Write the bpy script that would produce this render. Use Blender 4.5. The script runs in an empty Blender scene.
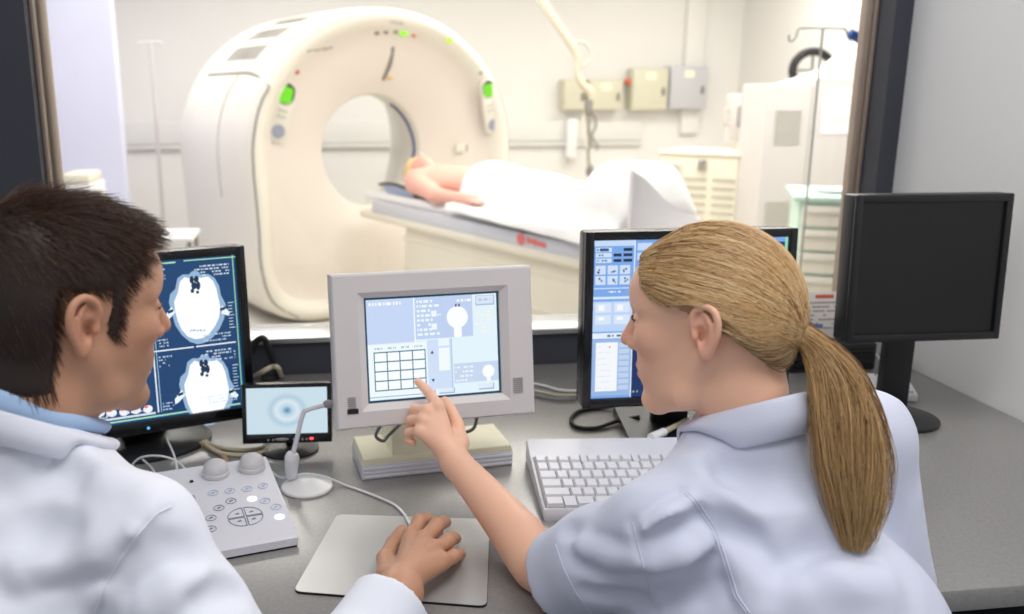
import bpy, bmesh, math, random
import numpy as np
from mathutils import Vector, Matrix

random.seed(7)
rng = np.random.default_rng(7)
SC = bpy.context.scene
COL = SC.collection
PI = math.pi
R_ = math.radians

# ------------------------------------------------------------------ camera
FPX, CX, CY = 900.0, 445.5, 307.0          # focal length and principal point in pixels of the 1024x614 frame
YAW, PITCH = R_(7.8), R_(13.7)
CAM = Vector((0, 0, 1.42))
CR = Vector((math.cos(YAW), -math.sin(YAW), 0))            # camera right
CH = Vector((math.sin(YAW), math.cos(YAW), 0))             # horizontal heading
CF = CH * math.cos(PITCH) - Vector((0, 0, 1)) * math.sin(PITCH)
CU = CH * math.sin(PITCH) + Vector((0, 0, 1)) * math.cos(PITCH)
cd = bpy.data.cameras.new('camera')
cam = bpy.data.objects.new('camera', cd)
COL.objects.link(cam)
M3 = Matrix((CR, CU, -CF)).transposed()
cam.matrix_world = Matrix.Translation(CAM) @ M3.to_4x4()
cd.sensor_width = 36
cd.lens = FPX / 1024 * 36
cd.shift_x = (512 - CX) / 1024
cd.clip_start = 0.05
cd.dof.use_dof = True
cd.dof.focus_distance = 1.28
cd.dof.aperture_fstop = 3.9
SC.camera = cam
SC.view_settings.view_transform = 'Standard'
SC.view_settings.look = 'None'
SC.view_settings.gamma = 1.0
SC.view_settings.exposure = 0.0
SC.view_settings.use_curve_mapping = False


def ray(px, py):
    return CF + CR * ((px - CX) / FPX) + CU * ((CY - py) / FPX)


def P(px, py, d):
    """world point seen at a pixel at depth d along the camera axis"""
    return CAM + ray(px, py) * d


def PZ(px, py, z):
    v = ray(px, py)
    return CAM + v * ((z - CAM.z) / v.z)


def PY(px, py, y):
    v = ray(px, py)
    return CAM + v * ((y - CAM.y) / v.y)


def PPL(px, py, p0, n):
    v = ray(px, py)
    return CAM + v * ((Vector(p0) - CAM).dot(n) / v.dot(n))


def proj(p):
    d = Vector(p) - CAM
    z = d.dot(CF)
    return (CX + FPX * d.dot(CR) / z, CY - FPX * d.dot(CU) / z, z)


# ------------------------------------------------------------------ materials
MATS = {}


def mat(name, col, rough=0.5, metal=0.0, emit=None, estr=0.0, bump=0.0, bscale=60.0, var=0.0, vscale=8.0,
        sss=0.0, coat=0.0, attr=None, spec=None, sheen=0.0, stretch=None):
    if name in MATS:
        return MATS[name]
    m = bpy.data.materials.new(name)
    m.use_nodes = True
    nt = m.node_tree
    b = nt.nodes['Principled BSDF']
    c = (col[0], col[1], col[2], 1)
    b.inputs['Base Color'].default_value = c
    b.inputs['Roughness'].default_value = rough
    b.inputs['Metallic'].default_value = metal
    if spec is not None:
        b.inputs['Specular IOR Level'].default_value = spec
    if sss:
        b.inputs['Subsurface Weight'].default_value = sss
        b.inputs['Subsurface Radius'].default_value = (1.0, 0.35, 0.2)
        b.inputs['Subsurface Scale'].default_value = 0.006
    if coat:
        b.inputs['Coat Weight'].default_value = coat
    if sheen:
        b.inputs['Sheen Weight'].default_value = sheen
    if emit is not None:
        b.inputs['Emission Color'].default_value = (emit[0], emit[1], emit[2], 1)
        b.inputs['Emission Strength'].default_value = estr
    tc = None
    if var or bump:
        tc = nt.nodes.new('ShaderNodeTexCoord')
        src = tc.outputs['Object']
        if stretch:
            mp = nt.nodes.new('ShaderNodeMapping')
            mp.inputs['Scale'].default_value = stretch
            nt.links.new(src, mp.inputs['Vector'])
            src = mp.outputs['Vector']
    base = None
    if attr:
        a = nt.nodes.new('ShaderNodeAttribute')
        a.attribute_name = attr
        base = a.outputs['Color']
        nt.links.new(base, b.inputs['Base Color'])
    if var:
        n = nt.nodes.new('ShaderNodeTexNoise')
        n.inputs['Scale'].default_value = vscale
        n.inputs['Detail'].default_value = 5
        nt.links.new(src, n.inputs['Vector'])
        mr = nt.nodes.new('ShaderNodeMapRange')
        mr.inputs['From Min'].default_value = 0.3
        mr.inputs['From Max'].default_value = 0.7
        mr.inputs['To Min'].default_value = 1 - var
        mr.inputs['To Max'].default_value = 1 + var
        nt.links.new(n.outputs['Fac'], mr.inputs['Value'])
        mx = nt.nodes.new('ShaderNodeVectorMath')
        mx.operation = 'SCALE'
        if base is not None:
            nt.links.new(base, mx.inputs[0])
        else:
            mx.inputs[0].default_value = c[:3]
        nt.links.new(mr.outputs['Result'], mx.inputs['Scale'])
        nt.links.new(mx.outputs['Vector'], b.inputs['Base Color'])
    if bump:
        n2 = nt.nodes.new('ShaderNodeTexNoise')
        n2.inputs['Scale'].default_value = bscale
        n2.inputs['Detail'].default_value = 4
        nt.links.new(src, n2.inputs['Vector'])
        bp = nt.nodes.new('ShaderNodeBump')
        bp.inputs['Strength'].default_value = bump
        bp.inputs['Distance'].default_value = 0.01
        nt.links.new(n2.outputs['Fac'], bp.inputs['Height'])
        nt.links.new(bp.outputs['Normal'], b.inputs['Normal'])
    MATS[name] = m
    return m


def srgb(r, g, b):
    def f(c):
        c /= 255.0
        return c / 12.92 if c <= 0.04045 else ((c + 0.055) / 1.055) ** 2.4
    return (f(r), f(g), f(b))


def emat(name, rgb, s=1.0):
    """a self-lit colour (screen pixels, indicator lamps)"""
    c = srgb(*rgb)
    return mat(name, (0.01, 0.01, 0.01), rough=0.25, emit=c, estr=s)


# ------------------------------------------------------------------ objects
def tag(o, label=None, cat=None, group=None, kind=None):
    if label:
        o['label'] = label
    if cat:
        o['category'] = cat
    if group:
        o['group'] = group
    if kind:
        o['kind'] = kind
    return o


WM = {}


def thing(name, label, cat, loc=(0, 0, 0), rotz=0.0, group=None):
    o = bpy.data.objects.new(name, None)
    o.empty_display_size = 0.05
    COL.objects.link(o)
    o.matrix_world = Matrix.Translation(Vector(loc)) @ Matrix.Rotation(rotz, 4, 'Z')
    WM[o.name] = o.matrix_world.copy()
    return tag(o, label, cat, group)


def wm(o):
    return WM.get(o.name, Matrix.Identity(4))


def link_mesh(name, me, mats, parent=None, world=False):
    o = bpy.data.objects.new(name, me)
    for m in (mats if isinstance(mats, (list, tuple)) else [mats]):
        me.materials.append(m)
    COL.objects.link(o)
    if parent is not None:
        if world:
            me.transform(wm(parent).inverted())
        o.parent = parent
        WM[o.name] = wm(parent).copy()
    else:
        WM[o.name] = Matrix.Identity(4)
    return o


class MB:
    """collects shapes into one mesh"""

    def __init__(self):
        self.bm = bmesh.new()
        self.M = Matrix.Identity(4)

    def _fin(self, verts, M, mi):
        fs = set()
        T = self.M @ M if M is not None else self.M
        for v in verts:
            v.co = T @ v.co
            fs.update(v.link_faces)
        for f in fs:
            f.material_index = mi
        return verts

    def box(self, c, s, bev=0.0, M=None, mi=0, seg=2, rot=None):
        r = bmesh.ops.create_cube(self.bm, size=1.0)
        vs = r['verts']
        for v in vs:
            v.co = Vector((v.co.x * s[0], v.co.y * s[1], v.co.z * s[2]))
        if bev > 0:
            es = set()
            for v in vs:
                es.update(v.link_edges)
            rr = bmesh.ops.bevel(self.bm, geom=list(es), offset=bev, segments=seg, affect='EDGES', profile=0.5)
            vs = list(set(v for f in rr['faces'] for v in f.verts) | set(v for v in vs if v.is_valid))
        T = Matrix.Translation(Vector(c))
        if rot is not None:
            T = T @ rot
        return self._fin(vs, (M @ T) if M is not None else T, mi)

    def pts(self, vs, fs, M=None, mi=0):
        bv = [self.bm.verts.new(Vector(v)) for v in vs]
        for f in fs:
            try:
                self.bm.faces.new([bv[i] for i in f])
            except ValueError:
                pass
        return self._fin(bv, M, mi)

    def prism(self, poly, y0, y1, M=None, mi=0, bev=0.0):
        """poly in (x,z), extruded from y0 to y1"""
        n = len(poly)
        vs = [(p[0], y0, p[1]) for p in poly] + [(p[0], y1, p[1]) for p in poly]
        fs = [tuple(range(n - 1, -1, -1)), tuple(range(n, 2 * n))]
        fs += [(i, (i + 1) % n, n + (i + 1) % n, n + i) for i in range(n)]
        bv = [self.bm.verts.new(Vector(v)) for v in vs]
        faces = [self.bm.faces.new([bv[i] for i in f]) for f in fs]
        if bev > 0:
            es = set()
            for f in faces[:2]:
                es.update(f.edges)
            rr = bmesh.ops.bevel(self.bm, geom=list(es), offset=bev, segments=2, affect='EDGES', profile=0.5)
            bv = list(set(v for f in rr['faces'] for v in f.verts) | set(v for v in bv if v.is_valid))
        return self._fin(bv, M, mi)

    def lathe(self, prof, seg=32, M=None, mi=0):
        """prof: (radius, z) about local Z"""
        vs, fs = [], []
        n = len(prof)
        for k in range(seg):
            a = 2 * PI * k / seg
            for (r, z) in prof:
                vs.append((r * math.cos(a), r * math.sin(a), z))
        for k in range(seg):
            k2 = (k + 1) % seg
            for i in range(n - 1):
                fs.append((k * n + i, k2 * n + i, k2 * n + i + 1, k * n + i + 1))
        if prof[0][0] > 1e-6:
            fs.append(tuple(k * n for k in range(seg - 1, -1, -1)))
        if prof[-1][0] > 1e-6:
            fs.append(tuple(k * n + n - 1 for k in range(seg)))
        return self.pts(vs, fs, M, mi)

    def cyl(self, a, b, r, r2=None, seg=16, M=None, mi=0):
        a, b = Vector(a), Vector(b)
        r2 = r if r2 is None else r2
        q = (b - a).to_track_quat('Z', 'Y').to_matrix().to_4x4()
        T = Matrix.Translation(a) @ q
        L = (b - a).length
        return self.lathe([(r, 0), (r2, L)], seg, (M @ T) if M is not None else T, mi)

    def ell(self, c, rad, M=None, mi=0, u=20, v=12, rot=None):
        r = bmesh.ops.create_uvsphere(self.bm, u_segments=u, v_segments=v, radius=1.0)
        for w in r['verts']:
            w.co = Vector((w.co.x * rad[0], w.co.y * rad[1], w.co.z * rad[2]))
        T = Matrix.Translation(Vector(c))
        if rot is not None:
            T = T @ rot
        return self._fin(r['verts'], (M @ T) if M is not None else T, mi)

    def tube(self, pts, r, seg=8, M=None, mi=0, closed=False, smooth=True, sub=5):
        pts = [Vector(p) for p in pts]
        rs = r if isinstance(r, (list, tuple)) else [r] * len(pts)
        if smooth and len(pts) > 2:
            pts, rs = catmull(pts, rs, sub, closed)
        n = len(pts)
        vs, fs = [], []
        up = Vector((0, 0, 1))
        prev = None
        for i in range(n):
            if closed:
                t = pts[(i + 1) % n] - pts[i - 1]
            else:
                t = pts[min(i + 1, n - 1)] - pts[max(i - 1, 0)]
            if t.length < 1e-9:
                t = Vector((0, 0, 1))
            t.normalize()
            if prev is None:
                a = t.cross(up)
                if a.length < 1e-3:
                    a = t.cross(Vector((1, 0, 0)))
            else:
                a = prev - t * prev.dot(t)
            a.normalize()
            prev = a
            b = t.cross(a)
            for k in range(seg):
                w = 2 * PI * k / seg
                vs.append(pts[i] + (a * math.cos(w) + b * math.sin(w)) * rs[i])
        m = n if closed else n - 1
        for i in range(m):
            j = (i + 1) % n
            for k in range(seg):
                k2 = (k + 1) % seg
                fs.append((i * seg + k, i * seg + k2, j * seg + k2, j * seg + k))
        if not closed:
            fs.append(tuple(range(seg - 1, -1, -1)))
            fs.append(tuple((n - 1) * seg + k for k in range(seg)))
        return self.pts(vs, fs, M, mi)

    def build(self, name, mats, parent=None, world=False, smooth=True, angle=40):
        bmesh.ops.recalc_face_normals(self.bm, faces=self.bm.faces[:])
        me = bpy.data.meshes.new(name)
        self.bm.to_mesh(me)
        self.bm.free()
        if smooth and len(me.polygons):
            me.polygons.foreach_set('use_smooth', [True] * len(me.polygons))
            me.set_sharp_from_angle(angle=R_(angle))
        return link_mesh(name, me, mats, parent, world)


def catmull(pts, rs, sub=5, closed=False):
    n = len(pts)
    out, ro = [], []
    rng_ = range(n) if closed else range(n - 1)
    for i in rng_:
        p0 = pts[(i - 1) % n] if closed else pts[max(i - 1, 0)]
        p1 = pts[i]
        p2 = pts[(i + 1) % n]
        p3 = pts[(i + 2) % n] if closed else pts[min(i + 2, n - 1)]
        for k in range(sub):
            t = k / sub
            out.append(0.5 * ((2 * p1) + (p2 - p0) * t + (2 * p0 - 5 * p1 + 4 * p2 - p3) * t * t + (3 * p1 - p0 - 3 * p2 + p3) * t ** 3))
            ro.append(rs[i] + (rs[(i + 1) % n] - rs[i]) * t)
    if not closed:
        out.append(pts[-1].copy())
        ro.append(rs[-1])
    return out, ro


def rrect(w, h, r, seg=5, cx=0.0, cz=0.0):
    """rounded rectangle outline in (x,z)"""
    out = []
    for (sx, sz, a0) in ((1, 1, 0), (-1, 1, 90), (-1, -1, 180), (1, -1, 270)):
        for k in range(seg + 1):
            a = R_(a0 + 90 * k / seg)
            out.append((cx + sx * (w / 2 - r) + r * math.cos(a), cz + sz * (h / 2 - r) + r * math.sin(a)))
    return out


def struct(o, kind='structure'):
    o['kind'] = kind
    return o


# ------------------------------------------------------------------ implicit surfaces for bodies and cloth
def _np(v):
    return np.array([v[0], v[1], v[2]], dtype=np.float32)


class SDF:
    """signed-distance field on a grid: tapered capsules and ellipsoids blended into ONE continuous surface"""

    def __init__(self, lo, hi, res):
        self.lo = np.array(lo, dtype=np.float64)
        self.res = res
        self.n = np.ceil((np.array(hi) - self.lo) / res).astype(int) + 1
        self.f = np.full(self.n, 0.08, dtype=np.float32)

    def _win(self, lo, hi):
        a = np.maximum(np.floor((np.array(lo) - self.lo) / self.res).astype(int), 0)
        b = np.minimum(np.ceil((np.array(hi) - self.lo) / self.res).astype(int) + 1, self.n)
        if np.any(b <= a):
            return None
        sl = tuple(slice(int(x), int(y)) for x, y in zip(a, b))
        ax = [(self.lo[i] + self.res * np.arange(a[i], b[i])).astype(np.float32) for i in range(3)]
        X, Y, Z = np.meshgrid(*ax, indexing='ij', sparse=True)
        return sl, X, Y, Z

    def _comb(self, sl, d, k, op):
        f = self.f[sl]
        if op == 'sub':
            f = -f
        if k > 0:
            h = np.maximum(k - np.abs(f - d), 0) / k
            r = np.minimum(f, d) - h * h * k * 0.25
        else:
            r = np.minimum(f, d)
        self.f[sl] = -r if op == 'sub' else r

    def cap(self, a, b, ra, rb=None, k=0.01, op='add', flat=None):
        rb = ra if rb is None else rb
        a, b = _np(a), _np(b)
        m = max(ra, rb) + k + 0.025
        w = self._win(np.minimum(a, b) - m, np.maximum(a, b) + m)
        if w is None:
            return self
        sl, X, Y, Z = w
        ba = b - a
        L2 = max(float(ba @ ba), 1e-12)
        t = np.clip(((X - a[0]) * ba[0] + (Y - a[1]) * ba[1] + (Z - a[2]) * ba[2]) / L2, 0, 1)
        dx, dy, dz = X - (a[0] + t * ba[0]), Y - (a[1] + t * ba[1]), Z - (a[2] + t * ba[2])
        if flat is not None:      # (axis, factor): squash the section along an axis
            n, s = _np(flat[0]), flat[1]
            q = dx * n[0] + dy * n[1] + dz * n[2]
            e = q * (1.0 / s - 1.0)
            dx, dy, dz = dx + n[0] * e, dy + n[1] * e, dz + n[2] * e
        d = np.sqrt(dx * dx + dy * dy + dz * dz) - (ra + t * (rb - ra))
        if flat is not None and flat[1] < 1:
            d = d * (0.5 + 0.5 * flat[1])
        self._comb(sl, d, k, op)
        return self

    def chain(self, pts, rs, k=0.01, op='add'):
        if not isinstance(rs, (list, tuple)):
            rs = [rs] * len(pts)
        for i in range(len(pts) - 1):
            self.cap(pts[i], pts[i + 1], rs[i], rs[i + 1], k, op)
        return self

    def curve(self, pts, r, k=0.005, sub=4):
        """a smooth cord of even thickness, blended in once"""
        pts, rs = catmull([Vector(p) for p in pts], r if isinstance(r, (list, tuple)) else [r] * len(pts), sub)
        A = np.array([list(p) for p in pts], dtype=np.float32)
        m = max(rs) + k + 0.01
        w = self._win(A.min(0) - m, A.max(0) + m)
        if w is None:
            return self
        sl, X, Y, Z = w
        best = None
        for i in range(len(A) - 1):
            a, ba = A[i], A[i + 1] - A[i]
            L2 = max(float(ba @ ba), 1e-12)
            t = np.clip(((X - a[0]) * ba[0] + (Y - a[1]) * ba[1] + (Z - a[2]) * ba[2]) / L2, 0, 1)
            d = np.sqrt((X - a[0] - t * ba[0]) ** 2 + (Y - a[1] - t * ba[1]) ** 2 + (Z - a[2] - t * ba[2]) ** 2) - (rs[i] + t * (rs[i + 1] - rs[i]))
            best = d if best is None else np.minimum(best, d)
        self._comb(sl, best, k, 'add')
        return self

    def ell(self, c, r, rot=None, k=0.01, op='add'):
        c = _np(c)
        r = np.array(r, dtype=np.float32)
        m = float(r.max()) + k + 0.025
        w = self._win(c - m, c + m)
        if w is None:
            return self
        sl, X, Y, Z = w
        X, Y, Z = X - c[0], Y - c[1], Z - c[2]
        if rot is not None:
            A = np.array(rot, dtype=np.float32)      # columns: local axes in world
            x = X * A[0, 0] + Y * A[1, 0] + Z * A[2, 0]
            y = X * A[0, 1] + Y * A[1, 1] + Z * A[2, 1]
            z = X * A[0, 2] + Y * A[1, 2] + Z * A[2, 2]
        else:
            x, y, z = X, Y, Z
        k0 = np.sqrt((x / r[0]) ** 2 + (y / r[1]) ** 2 + (z / r[2]) ** 2)
        k1 = np.sqrt((x / r[0] ** 2) ** 2 + (y / r[1] ** 2) ** 2 + (z / r[2] ** 2) ** 2)
        d = k0 * (k0 - 1) / np.maximum(k1, 1e-6)
        self._comb(sl, d, k, op)
        return self

    def plane_cut(self, p, n, k=0.0):
        """remove everything on the side the normal points to"""
        p, n = _np(p), _np(n)
        ax = [(self.lo[i] + self.res * np.arange(self.n[i])).astype(np.float32) for i in range(3)]
        X, Y, Z = np.meshgrid(*ax, indexing='ij', sparse=True)
        d = (X - p[0]) * n[0] + (Y - p[1]) * n[1] + (Z - p[2]) * n[2]
        self.f = np.maximum(self.f, d.astype(np.float32))
        return self

    def add_field(self, fn):
        ax = [(self.lo[i] + self.res * np.arange(self.n[i])).astype(np.float32) for i in range(3)]
        X, Y, Z = np.meshgrid(*ax, indexing='ij', sparse=True)
        self.f += fn(X, Y, Z).astype(np.float32)
        return self

    def mesh(self, smooth=2):
        f = self.f.copy()
        f[0] = f[-1] = 0.05
        f[:, 0] = f[:, -1] = 0.05
        f[:, :, 0] = f[:, :, -1] = 0.05
        ins = f < 0
        n = f.shape
        c = np.zeros((n[0] - 1, n[1] - 1, n[2] - 1), dtype=np.int8)
        for i in (0, 1):
            for j in (0, 1):
                for k in (0, 1):
                    c += ins[i:n[0] - 1 + i, j:n[1] - 1 + j, k:n[2] - 1 + k]
        act = (c > 0) & (c < 8)
        idx = np.argwhere(act)
        vid = np.full(act.shape, -1, dtype=np.int32)
        vid[act] = np.arange(len(idx))
        corners = np.array([(i, j, k) for i in (0, 1) for j in (0, 1) for k in (0, 1)])
        vals = np.stack([f[idx[:, 0] + q[0], idx[:, 1] + q[1], idx[:, 2] + q[2]] for q in corners], 1)
        acc = np.zeros((len(idx), 3))
        cnt = np.zeros(len(idx))
        for a in range(8):
            for b in range(a + 1, 8):
                if np.abs(corners[a] - corners[b]).sum() != 1:
                    continue
                va, vb = vals[:, a], vals[:, b]
                x = (va < 0) != (vb < 0)
                t = np.where(x, va / np.where(x, va - vb, 1), 0)
                p = corners[a] + t[:, None] * (corners[b] - corners[a])
                acc += np.where(x[:, None], p, 0)
                cnt += x
        V = self.lo + self.res * (idx + acc / cnt[:, None])
        quads = []
        for ax in range(3):
            o = [1 if i == ax else 0 for i in range(3)]
            A = ins[:n[0] - o[0], :n[1] - o[1], :n[2] - o[2]]
            B = ins[o[0]:, o[1]:, o[2]:]
            e = np.argwhere(A != B)
            u, v = [(1, 2), (2, 0), (0, 1)][ax]
            ok = (e[:, u] > 0) & (e[:, v] > 0) & (e[:, u] < n[u] - 1) & (e[:, v] < n[v] - 1)
            e = e[ok]
            flip = A[e[:, 0], e[:, 1], e[:, 2]]
            du = np.zeros(3, int)
            dv = np.zeros(3, int)
            du[u] = 1
            dv[v] = 1
            q = [vid[tuple((e - s * du - t * dv).T)] for s, t in ((1, 1), (0, 1), (0, 0), (1, 0))]
            q = np.stack(q, 1)
            q = np.where(flip[:, None], q, q[:, ::-1])
            quads.append(q)
        Q = np.concatenate(quads)
        for _ in range(smooth):
            s = np.zeros_like(V)
            w = np.zeros(len(V))
            for a in range(4):
                for b in ((a + 1) % 4, (a - 1) % 4):
                    np.add.at(s, Q[:, a], V[Q[:, b]])
                    np.add.at(w, Q[:, a], 1)
            V = 0.5 * V + 0.5 * s / w[:, None]
        return V, Q


def np_mesh(name, V, Q):
    me = bpy.data.meshes.new(name)
    me.vertices.add(len(V))
    me.vertices.foreach_set('co', np.asarray(V, dtype=np.float32).ravel())
    k = Q.shape[1]
    me.loops.add(len(Q) * k)
    me.loops.foreach_set('vertex_index', np.asarray(Q, dtype=np.int32).ravel())
    me.polygons.add(len(Q))
    me.polygons.foreach_set('loop_start', np.arange(0, len(Q) * k, k, dtype=np.int32))
    me.polygons.foreach_set('use_smooth', np.ones(len(Q), dtype=bool))
    me.update(calc_edges=True)
    return me


def biggest_island(V, Q):
    """keep only the largest connected surface"""
    lab = np.arange(len(V))
    while True:
        m = lab[Q].min(1)
        new = lab.copy()
        for a in range(Q.shape[1]):
            np.minimum.at(new, Q[:, a], m)
        new = new[new]
        if np.array_equal(new, lab):
            break
        lab = new
    u, c = np.unique(lab, return_counts=True)
    keep = lab == u[c.argmax()]
    remap = np.cumsum(keep) - 1
    Qk = Q[keep[Q[:, 0]]]
    return V[keep], remap[Qk]


def paint(me, cols, name='tint'):
    a = me.attributes.new(name, 'FLOAT_COLOR', 'POINT')
    c = np.ones((len(cols), 4), dtype=np.float32)
    c[:, :3] = cols
    a.data.foreach_set('color', c.ravel())
# ================================================================== control room
YW, TW = 2.10, 0.13                     # window wall: near face and thickness
XL = PY(60, 188, YW + TW).x
XR = PY(845, 195, YW + TW).x
XC = 1.425                              # right-hand side wall
ZS = 0.835                              # sill
ZT = 2.25
m_slate = mat('slate_wall_paint', srgb(60, 62, 72), rough=0.55, var=0.06, vscale=5, bump=0.05, bscale=200)
m_white = mat('white_wall_paint', (0.92, 0.92, 0.92), rough=0.6, bump=0.03, bscale=120)
m_floorc = mat('grey_vinyl_floor', srgb(120, 122, 126), rough=0.4, var=0.08, vscale=30)
m_trim = mat('brown_metal_trim', srgb(158, 142, 128), rough=0.4, metal=0.15, var=0.1, vscale=14, stretch=(30, 30, 1))
m_alu = mat('brushed_aluminium', srgb(196, 198, 200), rough=0.3, metal=0.85, var=0.05, vscale=40)
m_black = mat('black_plastic', srgb(24, 25, 28), rough=0.4, bump=0.02, bscale=300)
m_blackg = mat('glossy_black_plastic', srgb(16, 17, 20), rough=0.18)
m_rubber = mat('black_rubber', srgb(20, 20, 20), rough=0.7)
m_grey = mat('warm_grey_plastic', srgb(214, 209, 208), rough=0.5, bump=0.03, bscale=500)
m_greyd = mat('mid_grey_plastic', srgb(150, 147, 150), rough=0.5)
m_cream = mat('yellowed_cream_plastic', srgb(246, 241, 212), rough=0.5, var=0.03, vscale=20)
m_pale = mat('pale_grey_plastic', srgb(222, 222, 228), rough=0.42, bump=0.02, bscale=400)
m_wht = mat('white_plastic', srgb(235, 235, 235), rough=0.35)
m_cable = mat('beige_cable', srgb(196, 186, 160), rough=0.5)
m_cablew = mat('white_cable', srgb(225, 225, 225), rough=0.4)
m_cableg = mat('grey_cable', srgb(120, 120, 122), rough=0.5)

b = MB()
b.prism([(-2.2, 0), (XC, 0), (XC, ZS - 0.01), (-2.2, ZS - 0.01)], YW, YW + TW)
b.prism([(-2.2, ZS - 0.01), (XL - 0.0, ZS - 0.01), (XL, ZT), (-2.2, ZT)], YW, YW + TW)
b.prism([(XR, ZS - 0.01), (XC, ZS - 0.01), (XC, ZT), (XR, ZT)], YW, YW + TW)
b.prism([(-2.2, ZT), (XC, ZT), (XC, 2.7), (-2.2, 2.7)], YW, YW + TW)
struct(b.build('wall_front', m_slate))
b = MB()
b.box((XC + 0.05, 0.45, 1.35), (0.10, 3.3 + 2 * TW, 2.7))
struct(b.build('wall_right', m_white))
b = MB()
b.box((-0.4, 0.45, -0.02), (3.7, 3.5, 0.04))
struct(b.build('floor', m_floorc))

win = tag(thing('window_1', loc=(0, YW, ZS), label=None, cat=None), kind='structure')
b = MB()
# lining of the opening: brown metal strips on the far half of the reveal
fw = 0.05
b.box((XL + 0.004, YW + TW - fw / 2 - 0.06, (ZS + ZT) / 2), (0.008, 0.022, ZT - ZS), bev=0.002)
b.box((XL + 0.006, YW + TW - 0.028, (ZS + ZT) / 2), (0.012, 0.050, ZT - ZS), bev=0.003)
b.box((XR - 0.006, YW + TW - 0.024, (ZS + ZT) / 2), (0.012, 0.046, ZT - ZS), bev=0.003)
b.box((XR - 0.003, YW + TW - 0.056, (ZS + ZT) / 2), (0.006, 0.012, ZT - ZS), bev=0.001)
b.box(((XL + XR) / 2, YW + TW - 0.03, ZT - 0.006), (XR - XL, 0.05, 0.012), bev=0.003)
b.build('window_frame', m_trim, win, world=True)
b = MB()
b.box(((XL + XR) / 2, YW + TW / 2 - 0.004, ZS), (XR - XL - 0.004, TW + 0.016, 0.014), bev=0.004)
b.build('window_sill', m_alu, win, world=True)
m_glass = bpy.data.materials.new('clear_window_glass')
m_glass.use_nodes = True
nt = m_glass.node_tree
nt.nodes.clear()
o_ = nt.nodes.new('ShaderNodeOutputMaterial')
mx = nt.nodes.new('ShaderNodeMixShader')
tr = nt.nodes.new('ShaderNodeBsdfTransparent')
tr.inputs['Color'].default_value = (0.985, 0.99, 0.985, 1)
gl = nt.nodes.new('ShaderNodeBsdfGlossy')
gl.inputs['Roughness'].default_value = 0.02
fr = nt.nodes.new('ShaderNodeFresnel')
fr.inputs['IOR'].default_value = 1.35
nt.links.new(fr.outputs['Fac'], mx.inputs['Fac'])
nt.links.new(tr.outputs['BSDF'], mx.inputs[1])
nt.links.new(gl.outputs['BSDF'], mx.inputs[2])
nt.links.new(mx.outputs['Shader'], o_.inputs['Surface'])
b = MB()
b.box(((XL + XR) / 2, YW + TW - 0.03, (ZS + ZT) / 2 + 0.003), (XR - XL - 0.012, 0.006, ZT - ZS - 0.012))
b.build('window_pane', m_glass, win, world=True)

# ------------------------------------------------------------------ desk
ZD = 0.75
m_desk = mat('grey_laminate_worktop', srgb(140, 138, 136), rough=0.24, spec=0.75, var=0.08, vscale=160)
m_deskleg = mat('dark_grey_panel', srgb(84, 86, 92), rough=0.5)
desk = thing('desk', 'long grey laminate worktop running under the observation window', 'desk', (0.3, 1.55, 0))
YF = 1.0
b = MB()
b.box(((XC - 1.35) / 2, (YF + YW) / 2, ZD - 0.018), (XC + 1.35 - 0.004, YW - YF - 0.004, 0.036), bev=0.006)
b.build('worktop', m_desk, desk, world=True)
for x in (-1.2, 0.25, 1.36):
    b = MB()
    b.box((x, 1.62, 0.357), (0.03, 0.86, 0.714), bev=0.003)
    b.build('leg', m_deskleg, desk, world=True)


# ------------------------------------------------------------------ screens
class Panel:
    """a flat display standing on the desk; pixels of its picture are laid out on its own face"""

    def __init__(self, name, label, cat, pxc, depth, t, tilt, base_z=ZD):
        c = P(pxc[0], pxc[1], depth)
        self.rz = t - YAW
        self.o = thing(name, label, cat, (c.x, c.y, base_z), self.rz)
        self.zc = c.z - base_z
        self.Mp = Matrix.Translation((0, 0, self.zc)) @ Matrix.Rotation(-tilt, 4, 'X')
        self.W = wm(self.o) @ self.Mp
        self.n = (self.W.to_3x3() @ Vector((0, -1, 0)))
        self.c = c
        self.inv = self.W.inverted()

    def L(self, px, py, y=0.0):
        q = self.inv @ PPL(px, py, self.W @ Vector((0, y, 0)), self.n)
        return (q.x, q.z)


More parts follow.
